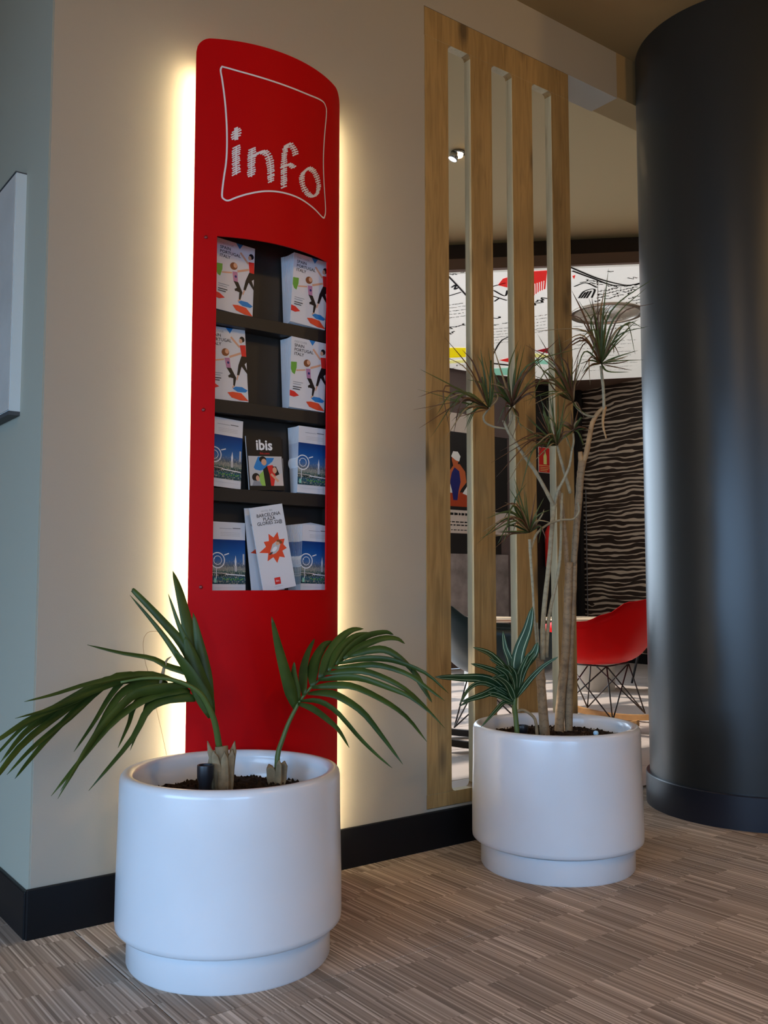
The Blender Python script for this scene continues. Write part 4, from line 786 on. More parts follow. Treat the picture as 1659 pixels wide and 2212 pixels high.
for k, leaves in ROSETTES:
    par = cane_obj[own[k]]
    more = []
    for b0, m0, t0 in leaves:            # further leaves of the tuft, between the measured ones
        if rr.random() < 0.75:
            L0 = (Vector(t0) - Vector(b0)).length
            j = lambda q: Vector((rr.uniform(-1, 1), rr.uniform(-0.7, 0.5), rr.uniform(-1, 1))) * L0 * q
            more.append((b0, Vector(m0) + j(0.16), Vector(t0) + j(0.30) - (Vector(t0) - Vector(b0)) * rr.uniform(0, 0.25)))
    for i, (b0, m0, t0) in enumerate(list(leaves) + more):
        b0, m0, t0 = Vector(b0), Vector(m0), Vector(t0)
        for q in (m0, t0): q.y = min(q.y, -0.02)
        q = rr.random()
        m = M['drac_green'] if q < 0.58 else (M['drac_red'] if q < 0.84 else M['drac_tan'])
        leaf(par, [b0, m0, t0], rr.uniform(0.0065, 0.0095) * (1.7 if (k, i) == ('E', 0) else 1), 'leaf', m, n=10, fold=0.35, twist=i * 2.1, power=0.7)

# striped-leaf plant
sp_ = thing('striped_plant', 'low bushy plant with broad dark green leaves edged in cream stripes', 'plant')
s0 = [Vector(p) for p in STRIPED_STEM]; s0[0].z = 0.41
MB().tube(spline(s0, 10), [0.0085] * 11, 10).build('stem', M['palm_stem'], sp_)
d0 = [Vector(p) for p in STRIPED_DEAD]; d0[0].z = 0.412
MB().tube(spline(d0, 10), [0.005] * 11, 8).build('dry_stem', M['husk'], sp_)
for i, (p, w_) in enumerate(STRIPED_LEAVES):
    leaf(sp_, p, w_ * 1.25, 'leaf', [M['striped'], M['stripe_pale']], n=12, fold=0.3, twist=i * 1.1, power=0.45, stripe=True)
    if i in (0, 1, 2, 4, 5, 6, 9, 11):    # younger leaves between the long ones
        b0 = Vector(p[0]); d0 = [Vector(((q[0] - b0.x) * 0.78 + 0.02 * (k > 0), (q[1] - b0.y) * 0.78 - 0.02 * (k > 1), (q[2] - b0.z) * 0.82 + (0.012 if i % 2 else -0.022) * k)) for k, q in enumerate(p)]
        leaf(sp_, [b0 + q for q in d0], w_ * 1.15, 'leaf', [M['striped'], M['stripe_pale']], n=12, fold=0.3, twist=i * 1.7 + 1, power=0.45, stripe=True)
# ---------------------------------------------------------------- red info stand
XM, AR, YC = 0.6790, 0.4425, 0.2865
SMAX, ZT = 0.2872, 2.628
OL, OR, OB, OT = -0.2155, 0.197, 0.926, 2.002
def arc(s, z, out=0.0):
    th = s / AR; r = AR + out
    return (XM + r * math.sin(th), YC - r * math.cos(th), z)
stand = thing('info_stand', 'tall curved red information stand with leaflet pockets and glowing edges', 'leaflet stand')
cols = sorted(set([round(-SMAX + 2 * SMAX * i / 56, 5) for i in range(57)] + [OL, OR] + [-SMAX + 0.004 * k for k in range(1, 12)] + [SMAX - 0.004 * k for k in range(1, 12)]))
rc_ = 0.045
def ztop(s):
    d = SMAX - abs(s)
    return ZT if d >= rc_ else ZT - (rc_ - math.sqrt(max(0, rc_**2 - (rc_ - d)**2)))
mb = MB(); idx = {}
def vid(s, z):
    k = (round(s, 5), round(z, 5))
    if k not in idx:
        idx[k] = len(mb.v); mb.v.append(arc(s, z))
    return idx[k]
for s0_, s1_ in zip(cols, cols[1:]):
    inside = s0_ >= OL - 1e-6 and s1_ <= OR + 1e-6
    for lo, hi in (((0.012, OB), (OT, None)) if inside else ((0.012, OB), (OB, OT), (OT, None))):
        a0 = ztop(s0_) if hi is None else hi; a1 = ztop(s1_) if hi is None else hi
        mb.f.append((vid(s0_, lo), vid(s1_, lo), vid(s1_, a1), vid(s0_, a0))); mb.m.append(0); mb.s.append(True)
o = mb.build('curved_panel', M['red'], stand)
sd = o.modifiers.new('thickness', 'SOLIDIFY'); sd.thickness = 0.005; sd.offset = -1
e = o.modifiers.new('split', 'EDGE_SPLIT'); e.split_angle = R(35)
panel = o
for z in (1.997, 1.466, 0.936):
    mb = MB()
    cx_, cy_, _ = arc(-0.249, z)
    th = -0.249 / AR; nx, ny = math.sin(th), -math.cos(th)
    tx, ty = math.cos(th), math.sin(th)
    ring = []
    for k in range(3):
        r, h = ((0.006, 0.0), (0.0055, 0.002), (0.003, 0.0030))[k]
        for q in range(14):
            a_ = 2 * math.pi * q / 14
            ring.append((cx_ + tx * r * math.cos(a_) + nx * h, cy_ + ty * r * math.cos(a_) + ny * h, z + r * math.sin(a_)))
    fs = [(k*14+q, k*14+(q+1) % 14, (k+1)*14+(q+1) % 14, (k+1)*14+q) for k in range(2) for q in range(14)] + [tuple(range(28, 42))]
    mb.add(ring, fs, 0, True).build('screw', M['red_screw'], stand)
# drawn cushion outline and scribbled lettering, printed on the panel
LOGO = [(-0.2086,2.5393),(-0.1363,2.5289),(-0.0336,2.5232),(0.0734,2.5255),(0.1538,2.5349),(0.1762,2.5278),(0.1831,2.5041),(0.1725,2.4228),(0.1667,2.3442),(0.1699,2.2696),(0.1805,2.179),(0.1761,2.151),(0.1634,2.1421),(0.117,2.1572),(0.0531,2.1706),(-0.0105,2.1714),(-0.0679,2.1626),(-0.1215,2.1445),(-0.1593,2.1276),(-0.1829,2.1155),(-0.1964,2.1185),(-0.2026,2.1303),(-0.1988,2.1782),(-0.1906,2.2496),(-0.1907,2.3383),(-0.1969,2.4231),(-0.2063,2.4937),(-0.2118,2.5254)]
def arc_stroke(mb, pts, w, out, closed=False):
    pts = [Vector(p) for p in pts]; n = len(pts); L_, R_ = [], []
    for i, p in enumerate(pts):
        t = pts[(i+1) % n if closed else min(i+1, n-1)] - pts[(i-1) % n if closed else max(i-1, 0)]
        t = t.normalized() if t.length > 1e-9 else Vector((1, 0))
        q = Vector((-t.y, t.x)) * w / 2
        L_.append(arc(p.x + q.x, p.y + q.y, out)); R_.append(arc(p.x - q.x, p.y - q.y, out))
    mb.add(L_ + R_, [(i, n+i, n+(i+1) % n, (i+1) % n) for i in range(n if closed else n - 1)])
pp = spline([(s, z, 0) for s, z in LOGO + LOGO[:1]], 28 * 5)[:-1]
mb = MB(); arc_stroke(mb, [(p.x, p.y) for p in pp], 0.0052, 0.0012, True)
mb.build('cushion_outline', M['print_white'], panel)
LET = [('letter_i', [[(-0.1612,2.2885),(-0.1616,2.2423),(-0.1601,2.1999)], [(-0.1625,2.3475),(-0.1615,2.3110)]], 0.026),
       ('letter_n', [[(-0.1125,2.2891),(-0.1138,2.2424),(-0.1133,2.1998)], [(-0.1087,2.2648),(-0.0838,2.2858),(-0.0617,2.2798),(-0.052,2.2479),(-0.0496,2.1945)]], 0.026),
       ('letter_f', [[(-0.0047,2.191),(-0.0052,2.2488),(-0.0037,2.2965),(0.0042,2.328),(0.0167,2.3353),(0.034,2.3224),(0.0385,2.3073)], [(-0.0073,2.2555),(0.0131,2.2685),(0.0345,2.2639)]], 0.023),
       ('letter_o', [[(0.0926,2.2828),(0.0662,2.2518),(0.0689,2.2158),(0.0959,2.1949),(0.1248,2.2008),(0.1415,2.2328),(0.1355,2.2606),(0.116,2.2798),(0.0901,2.2838)]], 0.024)]
rr = random.Random(9)
for nm, strokes, wd in LET:
    mb = MB()
    for s_ in strokes:
        P = spline([(a_, b_, 0) for a_, b_ in s_], 160)
        total = sum((q - p).length for p, q in zip(P, P[1:]))
        dot = nm == 'letter_i' and len(s_) == 2
        acc = 0; last = P[0]; k = 0
        for p in P:
            acc += (p - last).length; last = p
            if acc >= k * 0.0070:
                k += 1
                h = wd * rr.uniform(0.46, 0.62)
                if dot: h = 0.019 * math.sqrt(max(0.12, 1 - (2 * acc / total - 1) ** 2))
                dx, dz = math.cos(R(33)), math.sin(R(33))
                j1, j2 = rr.uniform(-.0012, .0012), rr.uniform(-.0012, .0012)
                arc_stroke(mb, [(p.x - dx * h, p.y - dz * h + j1), (p.x - dx * h * .33, p.y - dz * h * .33), (p.x + dx * h * .33, p.y + dz * h * .33), (p.x + dx * h, p.y + dz * h + j2)], 0.0040, 0.0012)
        # soft core of the stroke so the scribble reads as one letter
        arc_stroke(mb, [(p.x, p.y) for p in P[::8]], wd * (0.45 if dot else 0.17), 0.0009)
    mb.build(nm, M['print_white'], panel)

# dark pocket unit behind the opening
BX0, BX1, BYF, BYB = 0.462, 0.918, -0.066, -0.006
MB().box((BX0, BYB - 0.006, 0.88), (BX1, BYB, 2.09)).build('back_board', M['black_laminate'], stand)
MB().box((BX0 - 0.010, -0.084, 0.88), (BX0, BYB, 2.09)).build('side_board', M['black_laminate'], stand)
MB().box((BX1, -0.078, 0.88), (BX1 + 0.006, BYB, 2.09)).build('side_board', M['black_laminate'], stand)
MB().box((BX0, BYF, 2.06), (BX1, BYB - 0.006, 2.09)).build('top_board', M['black_laminate'], stand)
SHELF = [0.917, 1.2365, 1.5085, 1.785]
for k, z in enumerate(SHELF):
    MB().box((BX0, -0.070, z - 0.040), (BX1 - 0.001, BYB - 0.006, z), 0, 0.001).build('shelf', M['black_laminate'], stand)
MB().box((0.56, -0.104, SHELF[0] - 0.040), (0.84, -0.0702, SHELF[0])).build('shelf_lip', M['black_laminate'], stand)
# lit tubes that wash the wall, on a slim spine fixed to the wall
MB().box((0.60, -0.145, 0.0), (0.76, -0.012, 0.87)).build('spine_box', M['led_body'], stand)
MB().box((0.60, -0.145, 2.10), (0.76, -0.002, 2.46)).build('spine_box', M['led_body'], stand)
for x in (0.438, 0.9365):
    MB().box((x - 0.009, -0.060, 0.10), (x + 0.009, -0.052, 2.56)).build('light_channel', M['led_body'], stand)
    MB().box((x - 0.006, -0.052, 0.11), (x + 0.006, -0.049, 2.55)).build('light_strip', M['led'], stand)

# ---------------------------------------------------------------- leaflets
def text_shapes(txt, size, bold=0.0, align='LEFT'):
    cu = bpy.data.curves.new('t', 'FONT'); cu.body = txt; cu.size = size; cu.align_x = align; cu.offset = bold; cu.resolution_u = 2
    ob = bpy.data.objects.new('t', cu)
    me = ob.to_mesh()
    v = [(p.co.x, p.co.y) for p in me.vertices]; f = [tuple(p.vertices) for p in me.polygons]
    ob.to_mesh_clear(); bpy.data.objects.remove(ob); bpy.data.curves.remove(cu)
    return v, f
class Print:
    """flat print on the front of a leaflet: u right, v down from the top left, both as fractions of width"""
    def __init__(self, W, H):
        self.W, self.H, self.mb, self.mats, self.k = W, H, MB(), [], 0
    def mi(self, m):
        if m not in self.mats: self.mats.append(m)
        return self.mats.index(m)
    def y(self):
        self.k += 1
        return -0.00012 - 0.00003 * self.k
    def poly(self, key, pts):
        y = self.y()
        pts = [(min(max(u, 0), 1), min(max(v, 0), 1)) for u, v in pts]
        self.mb.poly([(u * self.W, y, (1 - v) * self.H) for u, v in pts], self.mi(key))
    def ell(self, key, u, v, a, b, n=16, rot=0):
        c, s = math.cos(R(rot)), math.sin(R(rot))
        self.poly(key, [(u + (a * math.cos(t) * c - b * math.sin(t) * s), v + (a * math.cos(t) * s + b * math.sin(t) * c) * self.W / self.H) for t in [2 * math.pi * q / n for q in range(n)]])
    def ring(self, key, u, v, r, w, n=28):
        y = self.y(); vs_ = []
        for q in range(n):
            t = 2 * math.pi * q / n
            for k in (r, r - w): vs_.append(((u + k * math.cos(t)) * self.W, y, (1 - v) * self.H + k * math.sin(t) * self.W))
        self.mb.add(vs_, [(2*q, 2*((q+1) % n), 2*((q+1) % n)+1, 2*q+1) for q in range(n)], self.mi(key))
    def rect(self, key, u0, v0, u1, v1):
        self.poly(key, [(u0, v1), (u1, v1), (u1, v0), (u0, v0)])
    def line(self, key, u0, v0, u1, v1, w):
        dx, dz = (u1 - u0) * self.W, (v1 - v0) * self.H; L0 = math.hypot(dx, dz)
        nu, nv = -dz / L0 * w / 2, dx / L0 * w / 2 * self.W / self.H
        self.poly(key, [(u0 + nu, v0 + nv), (u1 + nu, v1 + nv), (u1 - nu, v1 - nv), (u0 - nu, v0 - nv)])
    def text(self, key, s, u, v, size, align='LEFT', bold=0.0):
        vv, ff = text_shapes(s, size * self.W, bold * self.W, align); y = self.y()
        self.mb.add([(u * self.W + a_, y, (1 - v) * self.H + b_) for a_, b_ in vv], ff, self.mi(key))
    def mesh(self, name): return self.mb.mesh(name, [M[k] for k in self.mats])

# travel catalogue cover
pr = Print(0.135, 0.232)
pr.poly('p_blue', [(.50, 0), (.68, 0), (.60, .075)])
pr.text('p_grey', 'DISCOVER', .09, .075, .075)
pr.text('p_dark', 'SPAIN', .09, .135, .105, bold=.002); pr.text('p_dark', 'PORTUGAL', .09, .195, .105, bold=.002); pr.text('p_dark', 'ITALY', .09, .255, .105, bold=.002)
pr.poly('p_green', [(.01, .36), (.17, .35), (.17, .43), (.12, .53), (.05, .51), (.01, .46)])
pr.line('p_skin', .16, .47, .42, .44, .035); pr.line('p_skin', .62, .12, .84, .25, .05); pr.line('p_skin', .56, .40, .86, .33, .05)
pr.ell('p_brown', .46, .34, .10, .09, rot=-30); pr.ell('p_skin', .50, .325, .05, .06)
pr.poly('p_pink', [(.43, .42), (.56, .41), (.58, .55), (.47, .56)]); pr.ell('p_navy', .52, .48, .03, .03)
pr.poly('p_black', [(.47, .55), (.59, .55), (.71, .68), (.66, .80), (.62, .80), (.63, .69), (.53, .68), (.52, .66), (.58, .65)])
pr.poly('p_black', [(.47, .55), (.58, .56), (.66, .63), (.52, .69), (.50, .66), (.57, .63)])
pr.ell('p_black', .91, .135, .065, .07); pr.ell('p_skin', .87, .16, .045, .055)
pr.poly('p_red', [(.84, .22), (.99, .21), (1.0, .37), (.88, .38)])
pr.poly('p_black', [(.87, .37), (1.0, .37), (1.0, .45), (.86, .52), (.79, .64), (.73, .64), (.78, .50)]); pr.poly('p_black', [(.84, .50), (.93, .46), (1.0, .56), (1.0, .61)])
pr.line('p_skin', .76, .64, .72, .71, .03); pr.line('p_skin', .64, .79, .60, .82, .03)
for k in range(2): pr.line('p_grey', .08, .635 + k * .03, .36 - k * .05, .635 + k * .03, .014)
for k in range(2): pr.line('p_dark', .08, .705 + k * .03, .32 - k * .04, .705 + k * .03, .022)
pr.poly('p_red', [(.0, .76), (.12, .77), (.26, .82), (.12, .85), (.0, .84)])
pr.poly('p_blue', [(.60, .83), (.68, .80), (.85, .80), (.99, .84), (.93, .87), (.72, .87)])
pr.poly('p_orange', [(.46, .89), (.60, .875), (.82, .885), (1.0, .985), (.78, .985), (.56, .955)])
MESH_TRAVEL = pr.mesh('cover_print'); SIZE_TRAVEL = (0.135, 0.232)
# night city cover
pr = Print(0.113, 0.217)
pr.rect('city', 0, .25, 1, .88)
pr.line('p_dark', .62, .085, .86, .085, .018); pr.line('p_grey', .22, .092, .60, .092, .012)
for k in range(3): pr.line('p_ltgrey', .25, .15 + k * .022, .84, .15 + k * .022, .012)
pr.ring('p_white', .16, .545, .22, .030); pr.ring('p_white', .16, .545, .125, .018); pr.ell('p_white', .06, .52, .02, .02)
pr.line('p_white', .36, .47, .50, .445, .03); pr.line('p_white', .12, .66, .12, .80, .02)
pr.poly('p_white', [(.70, .47), (.73, .56), (.72, .62), (.68, .62), (.67, .56)]); pr.rect('p_ltgrey', .67, .62, .74, .70)
pr.rect('p_ltgrey', .92, .45, .97, .60); pr.line('p_white', .40, .74, .98, .755, .03); pr.line('p_cream', .0, .72, .45, .73, .02)
for k in range(9): pr.rect('p_green', .33 + k * .07, .795 + .012 * (k % 2), .37 + k * .07, .815 + .012 * (k % 2))
pr.line('p_ltgrey', .08, .93, .92, .93, .006); pr.rect('p_teal', .05, .80, .12, .86)
MESH_CITY = pr.mesh('cover_print'); SIZE_CITY = (0.113, 0.217)
# black cover
pr = Print(0.127, 0.172)
pr.rect('p_black', 0, 0, 1, 1)
pr.text('p_white', 'ibis', .50, .25, .36, 'CENTER', bold=.010); pr.text('p_red', 'ibis.com', .50, .335, .085, 'CENTER')
pr.rect('p_ltgrey', .03, .37, .98, .92)
pr.poly('p_blue', [(.16, .58), (.30, .38), (.52, .40), (.76, .40), (.70, .47), (.56, .54), (.52, .60), (.34, .64), (.20, .62)])
pr.poly('p_black', [(.42, .62), (.54, .55), (.66, .66), (.62, .92), (.46, .92)])
pr.poly('p_red', [(.54, .55), (.70, .53), (.80, .66), (.74, .92), (.62, .92), (.60, .72)])
pr.ell('p_black', .43, .43, .10, .08); pr.ell('p_skin', .46, .48, .075, .085)
pr.poly('p_black', [(.70, .56), (.80, .56), (.90, .74), (.82, .80), (.72, .66)]); pr.ell('p_skin', .75, .63, .06, .08)
pr.poly('p_cream', [(.76, .74), (.96, .68), (.97, .92), (.70, .92)]); pr.line('p_skin', .64, .70, .84, .84, .06)
pr.poly('p_lime', [(.30, .72), (.42, .64), (.46, .92), (.32, .92)])
pr.ell('p_black', .20, .76, .11, .10, rot=-30); pr.ell('p_skin', .25, .78, .05, .07); pr.poly('p_grey', [(.08, .92), (.14, .82), (.30, .84), (.36, .92)])
MESH_BLACK = pr.mesh('cover_print'); SIZE_BLACK = (0.127, 0.172)
# tall white leaflet
pr = Print(0.118, 0.264)
pr.text('p_grey', 'HOTEL IBIS', .50, .068, .07, 'CENTER')
for k, s in enumerate(('BARCELONA', 'PLAZA', 'GLORIES 22@')): pr.text('p_dark', s, .53, .125 + k * .048, .125, 'CENTER', bold=.002)
star = []
cu_, cv_ = .56, .50
for k, r in enumerate((.36, .24, .40, .28, .42, .27, .44, .26, .50, .27, .36, .24, .40, .26, .42, .25, .38, .27)):
    a_ = 2 * math.pi * k / 18 + 0.2
    star.append((cu_ + r * math.cos(a_), cv_ + r * math.sin(a_) * .118 / .264))
y = pr.y(); c_ = [(cu_ * .118, y, (1 - cv_) * .264)]
vs_ = c_ + [(min(u, 1) * .118, y, (1 - v) * .264) for u, v in star]
pr.mb.add(vs_, [(0, 1 + (q + 1) % 18, 1 + q) for q in range(18)], pr.mi('p_orange'))
pr.poly('p_ltgrey', [(.40, .54), (.50, .46), (.64, .43), (.74, .47), (.66, .54), (.56, .57), (.46, .58)]); pr.ell('p_brown', .72, .445, .09, .05, rot=25); pr.ell('p_skin', .66, .46, .06, .045)
pr.line('p_dark', .36, .575, .46, .555, .04); pr.ell('p_white', .54, .52, .09, .05, rot=-30)
pr.rect('p_red', .38, .855, .56, .935); pr.text('p_white', 'ibis', .47, .905, .08, 'CENTER'); pr.line('p_ltgrey', .34, .96, .60, .96, .012)
MESH_TALL = pr.mesh('cover_print'); SIZE_TALL = (0.118, 0.264)

page_meshes = {}
def brochure(x, y, z, size, cover, thick, label, tilt=0.0, lean=0.0, rz=0.0, group=None, cat='brochure'):
    """lower left front corner at x, y, z; the block lies behind the front"""
    t = thing('brochure', label, cat, (x, y, z), group=group)
    t.rotation_euler = (lean, tilt, rz)
    key = (size, thick)
    if key not in page_meshes:
        page_meshes[key] = MB().box((0, 0, 0), (size[0], thick, size[1])).mesh('page_block', M['paper'])
    o = bpy.data.objects.new('page_block', page_meshes[key]); COL.objects.link(o); o.parent = t
    o = bpy.data.objects.new('cover_print', cover); COL.objects.link(o); o.parent = t
    return t
G1, G2 = 'travel catalogues in the stand', 'night city leaflets in the stand'
brochure(0.4890, -0.055, 1.7940, SIZE_TRAVEL, MESH_TRAVEL, 0.006, 'white travel catalogue leaning in the top pocket at the left', tilt=0.06, lean=-0.06, group=G1)
brochure(0.4780, -0.055, 1.5090, SIZE_TRAVEL, MESH_TRAVEL, 0.006, 'white travel catalogue upright in the second pocket at the left', tilt=-0.035, lean=-0.06, group=G1)
brochure(0.4760, -0.055, 1.2440, SIZE_CITY, MESH_CITY, 0.005, 'blue night city leaflet in the third pocket, left of the black leaflet', tilt=0.06, lean=-0.06, group=G2)
brochure(0.4970, -0.055, 0.9190, SIZE_CITY, MESH_CITY, 0.005, 'blue night city leaflet in the bottom pocket at the left', tilt=0.01, lean=-0.06, group=G2)
brochure(0.6190, -0.057, 1.2370, SIZE_BLACK, MESH_BLACK, 0.006, 'black leaflet with a family picture in the third pocket, in front of the others', tilt=-0.06, lean=-0.06)
brochure(0.6260, -0.047, 1.2370, SIZE_BLACK, MESH_BLACK, 0.005, 'black leaflet standing behind the front one in the third pocket', tilt=-0.025, lean=-0.06)
brochure(0.6490, -0.099, 0.9180, SIZE_TALL, MESH_TALL, 0.004, 'tall white leaflet with a red burst, tilted in the bottom pocket', tilt=-0.175, lean=-0.05)
brochure(0.6300, -0.058, 0.9180, SIZE_TALL, MESH_TALL, 0.003, 'tall white leaflet half hidden behind the tilted one in the bottom pocket', tilt=-0.08, lean=-0.06)
def stack(n, x0, x1, z, size, cover, thick, label_front, label_rest, group, y_front, t0, t1):
    for k in range(n):
        u = k / (n - 1)              # 0 stands at the front
        t = t0 + (t1 - t0) * u
        zz = z + 0.0006 + max(0.0, math.sin(t)) * size[0]
        brochure(x0 + (x1 - x0) * u, y_front + k * (thick + 0.0003), zz, size, cover, thick, label_front if k == 0 else label_rest, tilt=t, group=group)
stack(9, 0.7520, 0.7580, 1.785, SIZE_TRAVEL, MESH_TRAVEL, 0.0055, 'front travel catalogue of the stack in the top pocket at the right', 'travel catalogue behind the front one of the right-hand top stack', 'top right catalogue stack', -0.072, 0.060, -0.05)
stack(9, 0.7510, 0.7570, 1.5085, SIZE_TRAVEL, MESH_TRAVEL, 0.0055, 'front travel catalogue of the stack in the second pocket at the right', 'travel catalogue behind the front one of the right-hand second stack', 'second right catalogue stack', -0.072, 0.03, -0.045)
stack(15, 0.7850, 0.7920, 1.2365, SIZE_CITY, MESH_CITY, 0.0032, 'front night city leaflet of the fanned stack right of the black leaflet', 'night city leaflet behind the front one of the third pocket stack', 'third pocket leaflet stack', -0.070, 0.02, -0.06)
stack(15, 0.8030, 0.7900, 0.917, SIZE_CITY, MESH_CITY, 0.0032, 'front night city leaflet of the fanned stack in the bottom right pocket', 'night city leaflet fanned behind the front one in the bottom right pocket', 'bottom right leaflet stack', -0.064, 0.03, -0.13)

# ---------------------------------------------------------------- lounge: wall graphics, signs
YW = 5.22
gr = thing('wall_mural', 'large photo mural with a swimmer on black, on the far lounge wall', 'mural', (5.62, YW - 0.012, 0.30))
def mrect(nm, x0, x1, z0, z1, m, d=0.0):
    return MB().box((x0 - 5.62, -0.002 - d, z0 - 0.30), (x1 - 5.62, 0.012, z1 - 0.30)).build(nm, m, gr)
mrect('pale_band', 5.62, 6.52, 2.645, 2.86, M['p_cream'])
mrect('brown_band', 6.53, 7.15, 2.645, 2.86, M['back_wall'])
blk = mrect('black_field', 5.62, 6.93, 1.765, 2.640, M['near_black'])
mrect('text_band', 5.62, 6.93, 1.500, 1.760, M['p_cream'])
mrect('black_band', 5.62, 6.82, 1.275, 1.495, M['near_black'])
mrect('stone_photo', 5.62, 6.93, 0.30, 1.270, M['p_stone'])
sw = MB()
def spoly(mi, pts): 
    global syd
    syd -= 0.0004
    sw.poly([(x - 5.62, syd, z - 0.30) for x, z in pts], mi)
syd = -0.003
spoly(3, [(5.7, 1.80), (6.55, 1.80), (6.55, 1.95), (6.25, 1.96), (5.9, 1.97), (5.7, 1.96)])
spoly(2, [(6.02, 1.95), (6.00, 2.05), (6.05, 2.10), (6.10, 1.95)]); spoly(2, [(6.22, 1.95), (6.30, 2.05), (6.34, 1.97), (6.30, 1.93)])
spoly(1, [(6.03, 2.20), (6.10, 2.28), (6.18, 2.28), (6.26, 2.20), (6.28, 2.08), (6.20, 2.00), (6.14, 1.90), (6.08, 1.95), (6.14, 2.05), (6.04, 2.05), (6.00, 2.00), (5.98, 1.98), (5.99, 2.06)])
spoly(0, [(6.06, 2.18), (6.10, 2.24), (6.17, 2.20), (6.19, 2.08), (6.16, 1.98), (6.14, 1.87), (6.08, 1.87), (6.06, 1.98), (6.03, 2.07)])
spoly(1, [(6.06, 2.32), (6.08, 2.26), (6.14, 2.25), (6.16, 2.32), (6.12, 2.37), (6.06, 2.37)])
spoly(2, [(6.05, 2.36), (6.12, 2.32), (6.17, 2.31), (6.19, 2.37), (6.15, 2.42), (6.08, 2.42)])
sw.build('swimmer_print', [M['p_navy'], M['p_tan'], M['p_white'], M['p_rust']], gr)
tx = MB(); rr = random.Random(4)
for z, h in ((1.715, .030), (1.625, .016), (1.590, .016), (1.535, .012)):
    x = 5.70
    while x < 6.42:
        w_ = rr.uniform(.02, .06)
        tx.poly([(x - 5.62, -0.0035, z - h / 2 - .30), (x + w_ - 5.62, -0.0035, z - h / 2 - .30 + .004), (x + w_ - 5.62, -0.0035, z + h * .4 - .30), (x - 5.62, -0.0035, z + h / 2 - .30)]); x += w_ + .014
tag(tx.build('blurred_text', M['p_black'], gr), kind='stuff')
# dark panelling beside the mural
sbox('trim_2', (7.16, 5.19, 0.0), (8.10, 5.22, 3.36), M['near_black'])
sbox('trim_3', (8.11, 5.13, 0.0), (8.17, 5.19, 3.36), M['near_black'])
sbox('trim_4', (8.185, 5.10, 0.3), (8.193, 5.108, 2.1), M['aluminium'])
# extinguisher sign and extinguisher
sg = thing('safety_sign', 'small red fire extinguisher sign on the dark lounge wall', 'sign', (7.43, 5.186, 2.275))
MB().box((0, -0.006, 0), (0.215, 0.0, 0.315)).build('sign_border', M['p_cream'], sg)
MB().box((0.008, -0.008, 0.008), (0.207, -0.006, 0.307)).build('sign_plate', M['p_red'], sg)
mb = MB()
mb.poly([(0.085, -0.0085, 0.105), (0.14, -0.0085, 0.105), (0.14, -0.0085, 0.21), (0.125, -0.0085, 0.24), (0.122, -0.0085, 0.275), (0.103, -0.0085, 0.275), (0.10, -0.0085, 0.24), (0.085, -0.0085, 0.21)])
mb.poly([(0.012, -0.0085, 0.086), (0.203, -0.0085, 0.086), (0.203, -0.0085, 0.092), (0.012, -0.0085, 0.092)])
for k in range(3): mb.poly([(0.025, -0.0085, 0.062 - k*.02), (0.185 - .02*k, -0.0085, 0.062 - k*.02), (0.185 - .02*k, -0.0085, 0.068 - k*.02), (0.025, -0.0085, 0.068 - k*.02)])
mb.build('sign_symbol', M['p_paleyellow'], sg)
ex = thing('fire_extinguisher', 'red fire extinguisher hanging on the dark wall below its sign', 'extinguisher', (7.56, 5.09, 1.13))
MB().lathe([(0, 0), (0.085, 0), (0.09, 0.02), (0.09, 0.42), (0.06, 0.49), (0.03, 0.51), (0, 0.51)], 32).build('cylinder_body', M['p_red'], ex)
MB().box((-0.03, -0.07, 0.51), (0.03, 0.03, 0.56), 0, 0.004).build('valve_head', M['black_plastic'], ex)
MB().tube(spline([(0.03, 0, 0.53), (0.11, 0, 0.48), (0.11, -0.01, 0.25), (0.10, -0.01, 0.12)], 12), 0.011, 8).build('hose', M['black_plastic'], ex)
MB().box((-0.03, 0.085, 0.30), (0.03, 0.099, 0.40)).build('wall_hook', M['aluminium'], ex)
# spot on the lounge ceiling
so = thing('ceiling_spotlight', 'small lit spotlight on the pale lounge ceiling behind the screen', 'spotlight', (2.93, 1.555, 3.60))
MB().lathe([(0, 0), (0.045, 0), (0.045, -0.012), (0, -0.012)], 24).build('mount_plate', M['chrome'], so)
MB().tube([(-0.02, 0.0, -0.012), (-0.035, 0.01, -0.05)], 0.028, 16).build('lamp_can', M['chrome'], so)
MB().lathe([(0, -0.030), (0.030, -0.026), (0.034, -0.012), (0, -0.012)], 24).build('lamp_lens', M['spot_glow'], so)

